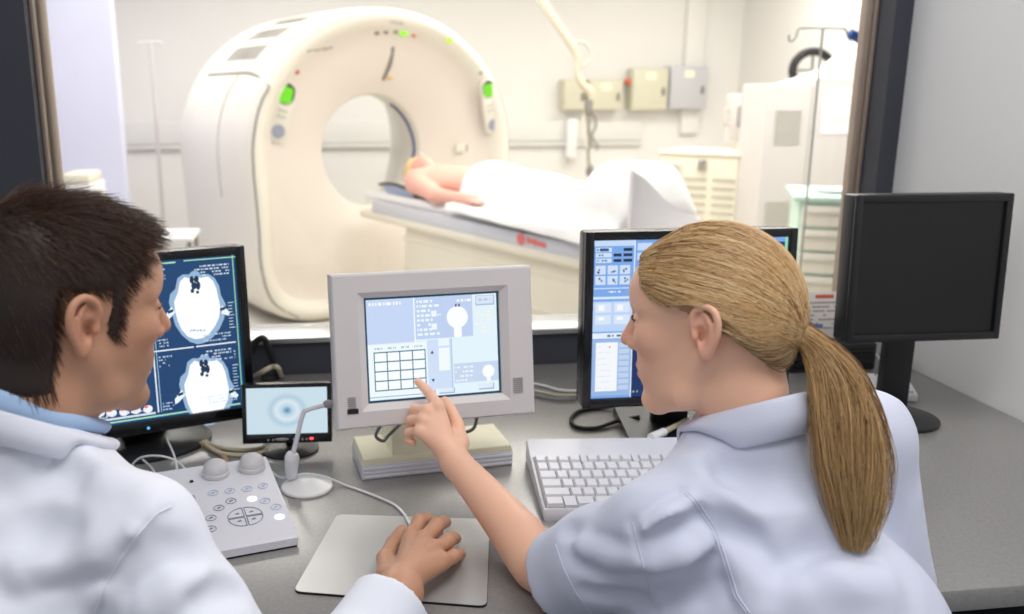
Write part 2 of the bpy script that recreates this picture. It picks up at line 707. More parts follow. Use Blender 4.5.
class Pic:
    """flat picture on a display: polygons in several self-lit colours"""

    def __init__(self, pan, y):
        self.pan, self.y, self.b, self.mats, self.k = pan, y, MB(), [], 0

    def mi(self, rgb, s=1.0):
        m = emat('pixels_%d_%d_%d_%d' % (*rgb, int(s * 100)), rgb, s)
        if m not in self.mats:
            self.mats.append(m)
        return self.mats.index(m)

    def poly(self, pts, rgb, lay=1, s=1.0):
        y = self.y - 0.00025 * lay
        self.b.pts([(p[0], y, p[1]) for p in pts], [tuple(range(len(pts)))], self.pan.Mp, self.mi(rgb, s))

    def rect(self, x0, z0, x1, z1, rgb, lay=1, s=1.0):
        self.poly([(x0, z0), (x1, z0), (x1, z1), (x0, z1)], rgb, lay, s)

    def frame(self, x0, z0, x1, z1, w, rgb, lay=1, s=1.0):
        self.rect(x0, z0, x1, z0 + w, rgb, lay, s)
        self.rect(x0, z1 - w, x1, z1, rgb, lay, s)
        self.rect(x0, z0 + w, x0 + w, z1 - w, rgb, lay, s)
        self.rect(x1 - w, z0 + w, x1, z1 - w, rgb, lay, s)

    def disc(self, cx, cz, rx, rz, rgb, lay=1, s=1.0, n=20):
        self.poly([(cx + rx * math.cos(2 * PI * i / n), cz + rz * math.sin(2 * PI * i / n)) for i in range(n)], rgb, lay, s)

    def dashes(self, x0, z, x1, h, rgb, lay=2, s=1.0, fill=0.75):
        """an unreadable line of small type"""
        x = x0
        while x < x1:
            w = h * random.choice((0.6, 0.9, 1.4, 2.0, 2.6))
            if random.random() < fill:
                self.rect(x, z, min(x + w * 0.8, x1), z + h, rgb, lay, s)
            x += w + h * 0.35

    def build(self, name):
        me = self.b
        o = me.build(name, self.mats, self.pan.o, smooth=False)
        return o


def frame_case(b, Mp, W, H, T, bl, br, bt, bb, y0=-0.004, bev=0.003, mi=0, back=None):
    """bezel of four bars with a closed shell behind"""
    bh = 0.012
    b.box((-W / 2 + bl / 2, y0 + bh / 2, 0), (bl, bh, H), bev=bev, M=Mp, mi=mi)
    b.box((W / 2 - br / 2, y0 + bh / 2, 0), (br, bh, H), bev=bev, M=Mp, mi=mi)
    b.box(((bl - br) / 2, y0 + bh / 2, H / 2 - bt / 2), (W - bl - br + 0.006, bh, bt), bev=bev, M=Mp, mi=mi)
    b.box(((bl - br) / 2, y0 + bh / 2, -H / 2 + bb / 2), (W - bl - br + 0.006, bh, bb), bev=bev, M=Mp, mi=mi)
    b.box((0, y0 + 0.008 + (T - 0.008) / 2, 0), (W, T - 0.008, H), bev=0.006, M=Mp, mi=mi)
    if back:
        b.box((0, y0 + T + back / 2 - 0.005, -0.01), (W * 0.6, back + 0.01, H * 0.6), bev=0.012, M=Mp, mi=mi)


def stand(pan, W, base=(0.24, 0.19), neck_w=0.07, y=0.06, mt=None, gap=0.0):
    """foot and neck of a flat monitor"""
    mt = mt or m_black
    b = MB()
    zc = pan.zc
    b.prism([(-neck_w / 2, 0.01), (neck_w / 2, 0.01), (neck_w / 2 * 0.85, zc), (-neck_w / 2 * 0.85, zc)], y, y + 0.022, bev=0.004)
    b.box((0, y + 0.0, zc), (0.09, 0.05, 0.09), bev=0.006)
    b.build('neck', mt, pan.o)
    b = MB()
    w, d = base
    b.pts([(-w / 2, -d / 2, 0), (w / 2, -d / 2, 0), (w / 2 * 0.82, d / 2, 0), (-w / 2 * 0.82, d / 2, 0),
           (-w / 2, -d / 2, 0.006), (w / 2, -d / 2, 0.006), (w / 2 * 0.82, d / 2, 0.022), (-w / 2 * 0.82, d / 2, 0.022)],
          [(3, 2, 1, 0), (4, 5, 6, 7), (0, 1, 5, 4), (1, 2, 6, 5), (2, 3, 7, 6), (3, 0, 4, 7)],
          M=Matrix.Translation((0, y - 0.01, 0)))
    b.build('foot', mt, pan.o)


# ---- left monitor: two brain slices
lm = Panel('monitor', 'black framed monitor showing two bright head scan slices', 'monitor', (152, 350), 1.66, R_(26), R_(4))
xr, _ = lm.L(250, 331)
Wm, Hm = 0.405, 0.337
offx = xr - Wm / 2
lm.Mp = Matrix.Translation((0, 0, 0)) @ lm.Mp @ Matrix.Translation((offx, 0, 0))
lm.W = wm(lm.o) @ lm.Mp
lm.inv = lm.W.inverted()
z0l = lm.L(251, 332)[1]
lm.Mp = lm.Mp @ Matrix.Translation((0, 0, z0l))
lm.W = wm(lm.o) @ lm.Mp
lm.inv = lm.W.inverted()
b = MB()
frame_case(b, lm.Mp, Wm, Hm, 0.05, 0.018, 0.018, 0.017, 0.024, back=0.02)
b.build('casing', m_blackg, lm.o)
b = MB()
b.cyl((0.0, -0.0046, -Hm / 2 + 0.011), (0.0, -0.0036, -Hm / 2 + 0.011), 0.0028, M=lm.Mp, seg=10)
b.build('power_light', emat('blue_led', (90, 190, 255), 1.2), lm.o)
lp = Pic(lm, 0.003)
sx0, sx1, sz0, sz1 = -Wm / 2 + 0.018, Wm / 2 - 0.018, -Hm / 2 + 0.024, Hm / 2 - 0.017
NAVY = (22, 66, 112)
lp.rect(sx0, sz0, sx1, sz1, NAVY, 0)
LQ = lambda px, py: lm.L(px, py, 0.003)


def crop_px(pts, ox, oy, s):
    return [LQ(ox + x / s, oy + y / s) for (x, y) in pts]


SK = [(262, 150), (268, 118), (284, 106), (303, 106), (312, 97), (322, 94), (332, 97), (340, 106), (362, 104), (382, 116), (396, 140),
      (402, 170), (416, 196), (412, 240), (398, 272), (376, 300), (350, 316), (330, 320), (306, 312), (282, 292), (262, 262), (250, 222), (242, 190), (246, 166)]
IN = [(270, 160), (276, 128), (290, 114), (306, 118), (322, 112), (340, 116), (362, 112), (378, 126), (388, 150), (394, 178), (400, 205),
      (396, 238), (384, 264), (364, 290), (342, 302), (322, 304), (300, 296), (282, 276), (270, 250), (262, 220), (258, 190)]
for (dx, dy, sc) in ((0, 0, 1), (29, 254, 0.97)):
    tf = lambda pts: crop_px([(330 + (x - 330) * sc + dx, 205 + (y - 205) * sc + dy) for x, y in pts], 90, 240, 3.07)
    lp.poly(tf(SK), (150, 182, 214), 1)
    lp.poly(tf(IN), (250, 252, 255), 2, 1.05)
    for ex in ([(250, 205), (228, 236), (230, 252), (240, 246), (262, 222)], [(404, 200), (420, 212), (430, 222), (424, 232), (404, 226)]):
        lp.poly(tf(ex), (235, 245, 252), 2)
    for (qx, qy, qw, qh) in ((312, 122, 7, 12), (326, 120, 8, 11), (319, 140, 9, 12), (332, 140, 7, 14), (314, 156, 6, 7), (330, 160, 5, 5)):
        lp.poly(tf([(qx + qw * math.cos(i * PI / 4), qy + qh * math.sin(i * PI / 4)) for i in range(8)]), (18, 52, 84), 3)
    for (qx, qy) in ((246, 218), (406, 210)):
        lp.poly(tf([(qx - 8, qy), (qx + 8, qy - 6), (qx + 10, qy + 2), (qx - 6, qy + 9)]), (18, 52, 84), 3)
    for i in range(5):
        qx = 306 + i * 10
        lp.poly(tf([(qx, 278 - (i % 2) * 3), (qx + 8, 274), (qx + 8, 278), (qx, 281)]), (140, 170, 205), 3)
WHT = (236, 242, 250)


def lrect(x0, y0, x1, y1, rgb, lay=1):
    a, c = LQ(x0, y0), LQ(x1, y1)
    lp.rect(min(a[0], c[0]), min(a[1], c[1]), max(a[0], c[0]), max(a[1], c[1]), rgb, lay)


zt = sz1 - 0.006
xdv = LQ(155, 380)[0]
lp.rect(xdv, sz0 + 0.012, xdv + 0.0025, sz1 - 0.008, WHT, 1)
lp.rect(xdv + 0.006, sz0 + 0.012, xdv + 0.0075, sz1 - 0.008, (150, 190, 220), 1)
lp.rect(sx0, sz1 - 0.007, sx1 - 0.11, sz1 - 0.004, (170, 225, 190), 1)
lp.rect(sx1 - 0.095, sz1 - 0.005, sx1, sz1 - 0.003, (170, 225, 190), 1)
lp.rect(sx0, sz0 + 0.004, sx1 - 0.01, sz0 + 0.007, (170, 225, 190), 1)
lp.rect(sx1 - 0.006, sz0, sx1 - 0.004, sz1, (150, 215, 180), 1)
zm = LQ(215, 345)[1]
lp.rect(xdv, zm, xdv + 0.075, zm + 0.0025, WHT, 1)
lp.rect(sx1 - 0.085, zm, sx1 - 0.01, zm + 0.0025, WHT, 1)
for (base, n) in ((sz1 - 0.018, 4), (zm - 0.012, 4)):
    for i in range(n):
        lp.dashes(sx1 - 0.012 - random.choice((0.04, 0.055, 0.065)), base - i * 0.0058, sx1 - 0.013, 0.0028, (205, 222, 238), 2)
        lp.dashes(xdv + 0.010, base - i * 0.0058, xdv + 0.010 + random.choice((0.012, 0.018, 0.024)), 0.0028, (190, 210, 232), 2)
for (base, n) in ((zm + 0.02, 3), (sz0 + 0.026, 3)):
    for i in range(n):
        lp.dashes(sx1 - 0.02 - random.choice((0.05, 0.065)), base - i * 0.0058, sx1 - 0.016, 0.0026, (190, 212, 232), 2)
        lp.dashes(xdv + 0.010, base - i * 0.0058, xdv + 0.03, 0.0026, (190, 210, 232), 2)
for zz0 in (zm + 0.03, sz0 + 0.035):
    for i in range(9):
        lp.rect(sx1 - 0.02, zz0 + i * 0.006, sx1 - (0.012 if i % 4 else 0.009), zz0 + i * 0.006 + 0.0012, (220, 235, 245), 2)
# thumbnails and list at the left
for i, (tx, ty) in enumerate(((100, 413), (112, 413), (124, 412), (136, 410), (148, 409))):
    q = LQ(tx, ty)
    lp.disc(q[0], q[1], 0.0085, 0.0075, (240, 244, 250), 2, n=12)
    lp.disc(q[0] - 0.003, q[1] + 0.005, 0.004, 0.003, (235, 120, 120), 3, n=8)
    if i == 0:
        lp.frame(q[0] - 0.012, q[1] - 0.011, q[0] + 0.012, q[1] + 0.011, 0.0012, (250, 250, 250), 3)
for i in range(14):
    z = sz1 - 0.02 - i * 0.012
    lp.dashes(sx0 + 0.02, z, xdv - 0.012, 0.003, (170, 200, 230), 2)
q0, q1 = LQ(95, 432), LQ(160, 421)
lp.rect(sx0, sz0 + 0.010, xdv - 0.004, sz0 + 0.014, (215, 226, 240), 2)
lp.dashes(sx0 + 0.09, sz0 + 0.018, xdv - 0.02, 0.003, (215, 226, 240), 2)
qa = LQ(149, 372)
lp.poly([(qa[0] - 0.004, qa[1] - 0.006), (qa[0] + 0.004, qa[1]), (qa[0] - 0.004, qa[1] + 0.006)], WHT, 2)
lp.build('screen')
b = MB()
b.box((offx, 0.058, lm.zc), (0.10, 0.05, 0.10), bev=0.006)
b.prism([(offx - 0.045, 0.015), (offx + 0.045, 0.015), (offx + 0.035, lm.zc), (offx - 0.035, lm.zc)], 0.06, 0.085, bev=0.004)
b.build('neck', m_black, lm.o)
b = MB()
b.lathe([(0.0, 0.0), (0.125, 0.0), (0.125, 0.006), (0.11, 0.012), (0.05, 0.02), (0.0, 0.021)], 40, M=Matrix.Translation((offx, 0.05, 0)) @ Matrix.Diagonal((1, 0.8, 1, 1)))
b.build('foot', m_black, lm.o)

# ---- right-hand monitor in front of the woman
rm = Panel('monitor', 'black framed monitor beside the woman with blue menu panels', 'monitor', (689.5, 318.5), 1.70, R_(7), R_(3))
Wr, Hr = 0.41, 0.336
b = MB()
frame_case(b, rm.Mp, Wr, Hr, 0.05, 0.017, 0.017, 0.017, 0.018, back=0.02)
b.build('casing', m_blackg, rm.o)
rp = Pic(rm, 0.003)
x0, x1, z0, z1 = -Wr / 2 + 0.017, Wr / 2 - 0.017, -Hr / 2 + 0.018, Hr / 2 - 0.017
SW, SH = x1 - x0, z1 - z0
U = lambda u: x0 + SW * u
V = lambda v: z1 - SH * v
RR = lambda u0, v0, u1, v1, rgb, lay=1, s=1.0: rp.rect(U(u0), V(v1), U(u1), V(v0), rgb, lay, s)
RR(0, 0, 1, 1, (120, 165, 230), 0)
RR(0, 0.0, 0.205, 0.035, (196, 218, 246), 1)
for k, v in enumerate((0.045, 0.078, 0.112)):
    RR(0.01, v, 0.09, v + 0.026, (205, 224, 248), 1)
    RR(0.10 if k else 0.03, v + 0.004, 0.14 if k else 0.075, v + 0.022, (30, 80, 110) if k == 0 else (20, 40, 66), 2)
    RR(0.15, v + 0.004, 0.195, v + 0.022, (18, 34, 60), 2)
    rp.dashes(U(0.015), V(v + 0.018), U(0.07), 0.003, (60, 90, 140), 2)
for k in range(3):
    for j in range(2):
        RR(0.01 + k * 0.062, 0.155 + j * 0.065, 0.062 + k * 0.062, 0.21 + j * 0.065, (206, 222, 244), 1)
        for _ in range(3):
            uu, vv = 0.018 + k * 0.062 + random.random() * 0.03, 0.165 + j * 0.065 + random.random() * 0.03
            RR(uu, vv, uu + 0.009, vv + 0.012, random.choice([(70, 110, 180), (40, 60, 110), (110, 150, 205)]), 2)
RR(0, 0.295, 0.205, 0.30, (225, 236, 250), 1)
rp.dashes(U(0.06), V(0.325), U(0.14), 0.003, (235, 242, 252), 2)
RR(0, 0.35, 0.2, 0.365, (215, 230, 248), 1)
RR(0.0, 0.38, 0.205, 0.57, (186, 210, 244), 1)
for k in range(4):
    RR(0.015 + (k % 2) * 0.095, 0.39 + (k // 2) * 0.075, 0.095 + (k % 2) * 0.095, 0.45 + (k // 2) * 0.075, (214, 228, 248), 2)
    RR(0.03 + (k % 2) * 0.095, 0.402 + (k // 2) * 0.075, 0.06 + (k % 2) * 0.095, 0.438 + (k // 2) * 0.06, (244, 248, 252), 3)
RR(0, 0.58, 0.205, 0.615, (228, 236, 248), 1)
rp.dashes(U(0.01), V(0.605), U(0.19), 0.004, (60, 110, 130), 2, fill=0.5)
RR(0, 0.62, 0.205, 0.985, (150, 182, 226), 1)
RR(0.022, 0.64, 0.135, 0.955, (242, 246, 250), 2)
for k in range(8):
    RR(0.14, 0.645 + k * 0.039, 0.195, 0.675 + k * 0.039, (190, 208, 236), 2)
    rp.dashes(U(0.03), V(0.67 + k * 0.038), U(0.10), 0.0016, (216, 224, 236), 3)
RR(0.09, 0.665, 0.096, 0.675, (210, 70, 60), 4)
RR(0.205, 0, 0.21, 1, (236, 244, 252), 2)
for k in range(3):
    for j in range(2):
        RR(0.22 + k * 0.09, 0.02 + j * 0.06, 0.295 + k * 0.09, 0.065 + j * 0.06, (196, 216, 246), 2)
RR(0.21, 0.62, 0.60, 1, (16, 44, 96), 1)
RR(0.21, 0.61, 0.6, 0.615, (120, 200, 170), 2)
rp.dashes(U(0.22), V(0.97), U(0.3), 0.0035, (170, 210, 200), 2)
RR(0.60, 0.03, 0.995, 0.58, (16, 44, 96), 1)
RR(0.60, 0.60, 0.995, 0.99, (64, 120, 180), 1)
rp.disc(U(0.40), V(0.80), 0.045, 0.05, (170, 190, 215), 2)
rp.disc(U(0.80), V(0.30), 0.055, 0.065, (190, 206, 226), 2)
for k in range(12):
    rp.dashes(U(0.63), V(0.63 + k * 0.03), U(0.97), 0.003, (220, 232, 246), 2)
RR(0.985, 0.0, 1.0, 1.0, (150, 215, 190), 2)
rp.build('screen')
stand(rm, Wr, base=(0.22, 0.20), neck_w=0.075, y=0.062)

# ---- touch-screen monitor in the middle
tm = Panel('touch_monitor', 'grey touch screen monitor at the centre with a finger pointing at its menu', 'monitor', (434, 348.5), 1.50, R_(14), R_(9))
Wt, Ht = 0.345, 0.253
cs = [tm.L(329, 277), tm.L(530, 264), tm.L(536, 411), tm.L(339, 433)]
Wt = (cs[1][0] - cs[0][0] + cs[2][0] - cs[3][0]) / 2
Ht = (cs[0][1] + cs[1][1] - cs[2][1] - cs[3][1]) / 2
off = Vector((sum(c[0] for c in cs) / 4, 0, sum(c[1] for c in cs) / 4))
tm.Mp = tm.Mp @ Matrix.Translation(off)
tm.W = wm(tm.o) @ tm.Mp
tm.inv = tm.W.inverted()
ss = [tm.L(364, 299.5), tm.L(500, 290.5), tm.L(505, 392), tm.L(370, 407.5)]
tx0, tx1 = (ss[0][0] + ss[3][0]) / 2, (ss[1][0] + ss[2][0]) / 2
tz1, tz0 = (ss[0][1] + ss[1][1]) / 2, (ss[2][1] + ss[3][1]) / 2
b = MB()
# sloped bezel: outer front rim to a recessed inner rim, with sides and back
def ring(x0, z0, x1, z1, y):
    return [(x0, y, z0), (x1, y, z0), (x1, y, z1), (x0, y, z1)]


rs_ = [ring(-Wt / 2 + .02, -Ht / 2 + .02, Wt / 2 - .02, Ht / 2 - .02, 0.075), ring(-Wt / 2, -Ht / 2, Wt / 2, Ht / 2, 0.045),
       ring(-Wt / 2, -Ht / 2, Wt / 2, Ht / 2, 0.003), ring(-Wt / 2 + .003, -Ht / 2 + .003, Wt / 2 - .003, Ht / 2 - .003, 0.0),
       ring(tx0 - .012, tz0 - .010, tx1 + .012, tz1 + .010, 0.0), ring(tx0, tz0, tx1, tz1, 0.010), ring(tx0, tz0, tx1, tz1, 0.018)]
vs = [v for r in rs_ for v in r]
fs = []
for i in range(len(rs_) - 1):
    for k in range(4):
        fs.append((i * 4 + k, i * 4 + (k + 1) % 4, i * 4 + 4 + (k + 1) % 4, i * 4 + 4 + k))
fs.append((0, 1, 2, 3))
b.pts(vs, fs, tm.Mp)
b.build('casing', m_grey, tm.o, angle=20)
for (px, py, wv) in ((518, 385, 0.017), (352, 405, 0.013)):
    b = MB()
    q = tm.L(px, py)
    for k in range(8):
        b.box((q[0], -0.0006, q[1] - 0.012 + 0.0034 * k), (wv, 0.0016, 0.0016), M=tm.Mp)
    b.build('vent_slots', m_greyd, tm.o)
b = MB()
q = tm.L(353, 411.5)
b.box((q[0], -0.0006, q[1]), (0.018, 0.002, 0.008), M=tm.Mp)
b.build('name_plate', m_black, tm.o)
tp = Pic(tm, 0.0165)
tw, th = tx1 - tx0, tz1 - tz0
tp.rect(tx0, tz0, tx1, tz1, (24, 62, 84), 0)
TU = lambda u: tx0 + 0.004 + (tw - 0.008) * u
TV = lambda v: tz1 - 0.004 - (th - 0.008) * v
TR_ = lambda u0, v0, u1, v1, rgb, lay=2, s=1.0: tp.rect(TU(u0), TV(v1), TU(u1), TV(v0), rgb, lay, s)
TR_(0, 0, 1, 1, (226, 242, 250), 1)
TR_(0.0, 0.0, 0.355, 0.44, (196, 214, 244))
TR_(0.365, 0.0, 0.81, 0.42, (190, 208, 240))
TR_(0.355, 0.0, 0.365, 0.45, (244, 250, 252), 3)
tp.dashes(TU(0.02), TV(0.06), TU(0.26), 0.005, (248, 252, 255), 3, fill=0.9)
for i, (u1_, f) in enumerate(((0.50, .9), (0.56, .9), (0.48, .9), (0.56, .8), (0.50, .9), (0.53, .8), (0.49, .8), (0.55, .8))):
    tp.dashes(TU(0.38), TV(0.055 + 0.047 * i), TU(u1_), 0.004, (240, 248, 254), 3, fill=f)
TR_(0.49, 0.14, 0.53, 0.20, (238, 246, 252), 3)
TR_(0.49, 0.27, 0.53, 0.33, (238, 246, 252), 3)
tp.dashes(TU(0.69), TV(0.065), TU(0.80), 0.004, (246, 250, 255), 3, fill=0.9)
tp.disc(TU(0.69), TV(0.22), 0.0185, 0.0185, (250, 253, 255), 3, n=28)
tp.rect(TU(0.66), TV(0.42), TU(0.72), TV(0.28), (250, 253, 255), 3)
for u_ in (0.675, 0.70):
    TR_(u_, 0.085, u_ + 0.013, 0.115, (70, 90, 120), 4)
TR_(0.835, 0.015, 0.985, 0.115, (170, 190, 220), 2)
TR_(0.84, 0.02, 0.975, 0.10, (214, 228, 246), 3)
tp.dashes(TU(0.86), TV(0.07), TU(0.95), 0.004, (180, 200, 228), 4, fill=0.9)
for i in range(6):
    tp.dashes(TU(0.83), TV(0.19 + 0.04 * i), TU(0.95), 0.003, (244, 244, 230), 3, fill=0.6)
TR_(0.0, 0.45, 0.44, 0.99, (238, 248, 252), 2)
for i in range(4):
    tp.dashes(TU(0.05 + 0.1 * i), TV(0.495), TU(0.11 + 0.1 * i), 0.003, (170, 190, 200), 3, fill=0.9)
gu0, gu1, gv0, gv1 = 0.045, 0.43, 0.525, 0.905
TR_(gu0, gv0, gu1, gv1, (248, 252, 255), 3)
for i in range(5):
    uu = gu0 + (gu1 - gu0) * i / 4
    vv = gv0 + (gv1 - gv0) * i / 4
    TR_(uu - 0.004, gv0, uu + 0.004, gv1, (70, 120, 140), 4)
    TR_(gu0 - 0.004, vv - 0.006, gu1 + 0.004, vv + 0.006, (70, 120, 140), 5)
TR_(0.45, 0.43, 0.64, 0.93, (206, 222, 246), 2)
for (vv, sg) in ((0.56, 1), (0.84, -1)):
    cx_, cz_ = TU(0.485), TV(vv)
    tp.poly([(cx_ - 0.003, cz_ - 0.002 * sg), (cx_ + 0.003, cz_ - 0.002 * sg), (cx_, cz_ + 0.0035 * sg)], (40, 70, 100), 4)
TR_(0.535, 0.43, 0.62, 0.50, (236, 244, 252), 3)
TR_(0.535, 0.52, 0.62, 0.75, (240, 248, 252), 3)
TR_(0.632, 0.43, 0.64, 0.93, (170, 195, 222), 3)
TR_(0.65, 0.69, 1.0, 0.89, (198, 214, 238), 2)
for i in range(4):
    tp.dashes(TU(0.66), TV(0.74 + 0.045 * i), TU(0.80), 0.003, (240, 246, 252), 3, fill=0.85)
tp.disc(TU(0.92), TV(0.79), 0.011, 0.011, (248, 252, 255), 3)
tp.rect(TU(0.905), TV(0.89), TU(0.935), TV(0.82), (248, 252, 255), 3)
for (u0_, v0_, u1_, v1_) in ((0.40, 0.935, 0.50, 0.99), (0.53, 0.93, 0.65, 0.985), (0.84, 0.915, 0.96, 0.975)):
    TR_(u0_, v0_, u1_, v1_, (150, 176, 206), 3)
    TR_(u0_, v0_, u1_ - 0.008, v1_ - 0.012, (222, 234, 248), 4)
TR_(0.0, 0.965, 0.40, 0.975, (150, 185, 205), 3)
tp.build('screen')
# cream foot and neck
fl, fr_ = PZ(362, 481, ZD), PZ(513, 465, ZD)
ux = (fr_ - fl).normalized()
foot_w = (fr_ - fl).length
uy = Vector((-ux.y, ux.x, 0))
Mf = Matrix.Translation(fl) @ Matrix((ux, uy, Vector((0, 0, 1)))).transposed().to_4x4()
Mfl = wm(tm.o).inverted() @ Mf
b = MB()
fd = 0.115
b.box((foot_w / 2, fd / 2, 0.014), (foot_w, fd, 0.028), bev=0.003, M=Mfl, mi=0)
for k in range(3):
    b.box((foot_w / 2, -0.0005, 0.006 + 0.0075 * k), (foot_w - 0.006, 0.004, 0.0045), bev=0.001, M=Mfl, mi=0)
b.prism([(0.0, 0.0), (foot_w, 0.0), (foot_w - 0.004, 0.012), (0.004, 0.012)], 0.001, fd - 0.001, M=Mfl @ Matrix.Translation((0, 0, 0.027)), mi=1, bev=0.002)
b.build('foot', [m_pale, m_cream], tm.o, angle=25)
b = MB()
nx = foot_w * 0.36
b.pts([(nx - .045, .004, .037), (nx + .045, .004, .037), (nx + .045, fd, .037), (nx - .045, fd, .037),
       (nx - .035, .055, .085), (nx + .035, .055, .085), (nx + .035, fd - .01, .085), (nx - .035, fd - .01, .085)],
      [(3, 2, 1, 0), (4, 5, 6, 7), (0, 1, 5, 4), (1, 2, 6, 5), (2, 3, 7, 6), (3, 0, 4, 7)], M=Mfl)
b.cyl((nx, 0.09, 0.08), (nx + 0.005, 0.10, 0.20), 0.022, M=Mfl)
b.build('neck', m_cream, tm.o, angle=25)

# ---- small video monitor
vm = Panel('video_monitor', 'small black video monitor with pale blue picture and red light', 'monitor', (287, 413), 1.68, R_(4), R_(10))
vs4 = [vm.L(246, 384), vm.L(333, 382), vm.L(332, 443), vm.L(240, 442)]
Wv = (vs4[1][0] - vs4[0][0] + vs4[2][0] - vs4[3][0]) / 2
Hv = (vs4[0][1] + vs4[1][1] - vs4[2][1] - vs4[3][1]) / 2
b = MB()
frame_case(b, vm.Mp, Wv, Hv, 0.03, 0.008, 0.008, 0.008, 0.017, bev=0.002)
b.build('casing', m_blackg, vm.o)
m_vid = bpy.data.materials.new('blurred_video_picture')
m_vid.use_nodes = True
nt = m_vid.node_tree
bs = nt.nodes['Principled BSDF']
bs.inputs['Base Color'].default_value = (0.01, 0.01, 0.01, 1)
bs.inputs['Roughness'].default_value = 0.25
tc = nt.nodes.new('ShaderNodeTexCoord')
mp = nt.nodes.new('ShaderNodeMapping')
mp.inputs['Location'].default_value = (0.0, 0.0, -(vm.zc + 0.004) / 0.034)
mp.inputs['Scale'].default_value = (1 / 0.04, 0, 1 / 0.034)
gr = nt.nodes.new('ShaderNodeTexGradient')
gr.gradient_type = 'SPHERICAL'
mp2 = nt.nodes.new('ShaderNodeMapping')
cr = nt.nodes.new('ShaderNodeValToRGB')
el = cr.color_ramp.elements
el[0].position = 0.0
el[0].color = (*srgb(205, 226, 238), 1)
el[1].position = 0.95
el[1].color = (*srgb(90, 150, 190), 1)
e2 = el.new(0.25)
e2.color = (*srgb(180, 208, 226), 1)
e3 = el.new(0.5)
e3.color = (*srgb(222, 236, 244), 1)
e4 = el.new(0.75)
e4.color = (*srgb(190, 215, 230), 1)
nt.links.new(tc.outputs['Object'], mp.inputs['Vector'])
nt.links.new(mp.outputs['Vector'], gr.inputs['Vector'])
nt.links.new(gr.outputs['Fac'], cr.inputs['Fac'])
nt.links.new(cr.outputs['Color'], bs.inputs['Emission Color'])
bs.inputs['Emission Strength'].default_value = 0.95
b = MB()
b.box((0, 0.004, 0.0045), (Wv - 0.016, 0.003, Hv - 0.025), M=vm.Mp)
b.build('screen', m_vid, vm.o)
for k, xx in enumerate((-0.035, -0.026, 0.012, 0.020, 0.028, 0.036)):
    b = MB()
    b.cyl((xx, -0.0045, -Hv / 2 + 0.007), (xx, -0.006, -Hv / 2 + 0.007), 0.0022, M=vm.Mp, seg=8)
    b.build('button', m_greyd, vm.o)
b = MB()
b.ell((-0.01, -0.0045, -Hv / 2 + 0.0075), (0.013, 0.0015, 0.003), M=vm.Mp)
b.build('badge', m_greyd, vm.o)
b = MB()
b.ell((Wv / 2 - 0.038, -0.0048, -Hv / 2 + 0.0078), (0.004, 0.002, 0.0024), M=vm.Mp)
b.build('power_light', emat('red_led', (255, 60, 70), 3.0), vm.o)
b = MB()
b.lathe([(0, 0), (0.055, 0), (0.055, 0.004), (0.03, 0.010), (0, 0.011)], 32, M=Matrix.Translation((0, 0.02, 0)))
b.cyl((0, 0.03, 0.006), (0, 0.03, vm.zc), 0.01)
b.build('foot', m_black, vm.o)

# ---- black monitor at the right edge
bm_ = Panel('monitor', 'switched off black monitor standing at the far right by the window frame', 'monitor', (893, 268), 1.74, R_(6), R_(3))
vs4 = [bm_.L(857, 195), bm_.L(857, 343)]
Hb = 0.29
Wb = 0.32
zo = (vs4[0][1] + vs4[1][1]) / 2
Hb = vs4[0][1] - vs4[1][1]
ox = vs4[0][0] + Wb / 2
bm_.Mp = bm_.Mp @ Matrix.Translation((ox, 0, zo))
b = MB()
frame_case(b, bm_.Mp, Wb, Hb, 0.055, 0.014, 0.014, 0.016, 0.016, bev=0.003, back=0.015)
b.build('casing', m_black, bm_.o)
b = MB()
b.box((0, 0.004, 0), (Wb - 0.028, 0.003, Hb - 0.032), M=bm_.Mp)
b.build('screen', mat('dark_screen_glass', srgb(14, 14, 16), rough=0.3), bm_.o)
b = MB()
b.prism([(ox - 0.03, 0.01), (ox + 0.03, 0.01), (ox + 0.03, bm_.zc), (ox - 0.03, bm_.zc)], 0.055, 0.08, bev=0.003)
b.build('neck', m_black, bm_.o)
b = MB()
b.lathe([(0, 0), (0.085, 0), (0.085, 0.006), (0.04, 0.014), (0, 0.015)], 32, M=Matrix.Translation((ox, 0.05, 0)))
b.build('foot', m_black, bm_.o)
# its white cable

# ------------------------------------------------------------------ microphone
mc = PZ(307, 488, ZD)
mic = thing('desk_microphone', 'white gooseneck desk microphone on a round foot beside the console', 'microphone', mc)
b = MB()
b.lathe([(0, 0), (0.043, 0), (0.0445, 0.003), (0.043, 0.006), (0.025, 0.013), (0.012, 0.017), (0, 0.018)], 44)
b.build('foot', m_wht, mic)
nb = P(291, 470, 1.50)
nb = PZ(291, 477, ZD + 0.017)
dn = nb.y
q1, q2, q3, q4 = PY(292, 458, dn), PY(297, 438, dn), PY(303, 414, dn), PY(328, 404, dn)
b = MB()
b.tube([nb, nb.lerp(q1, .3), q1, q1.lerp(q2, 0.25)], [0.010, 0.011, 0.013, 0.009], seg=14)
b.build('collar', m_pale, mic, world=True)
b = MB()
b.tube([q1, q2, q3, q3.lerp(q4, 0.25) + Vector((0, 0, 0.004)), q4], [0.0045, 0.0042, 0.004, 0.004, 0.0045], seg=10)
b.build('gooseneck', m_pale, mic, world=True)
b = MB()
b.ell(q4, (0.009, 0.007, 0.0075))
b.build('microphone_head', m_greyd, mic, world=True)

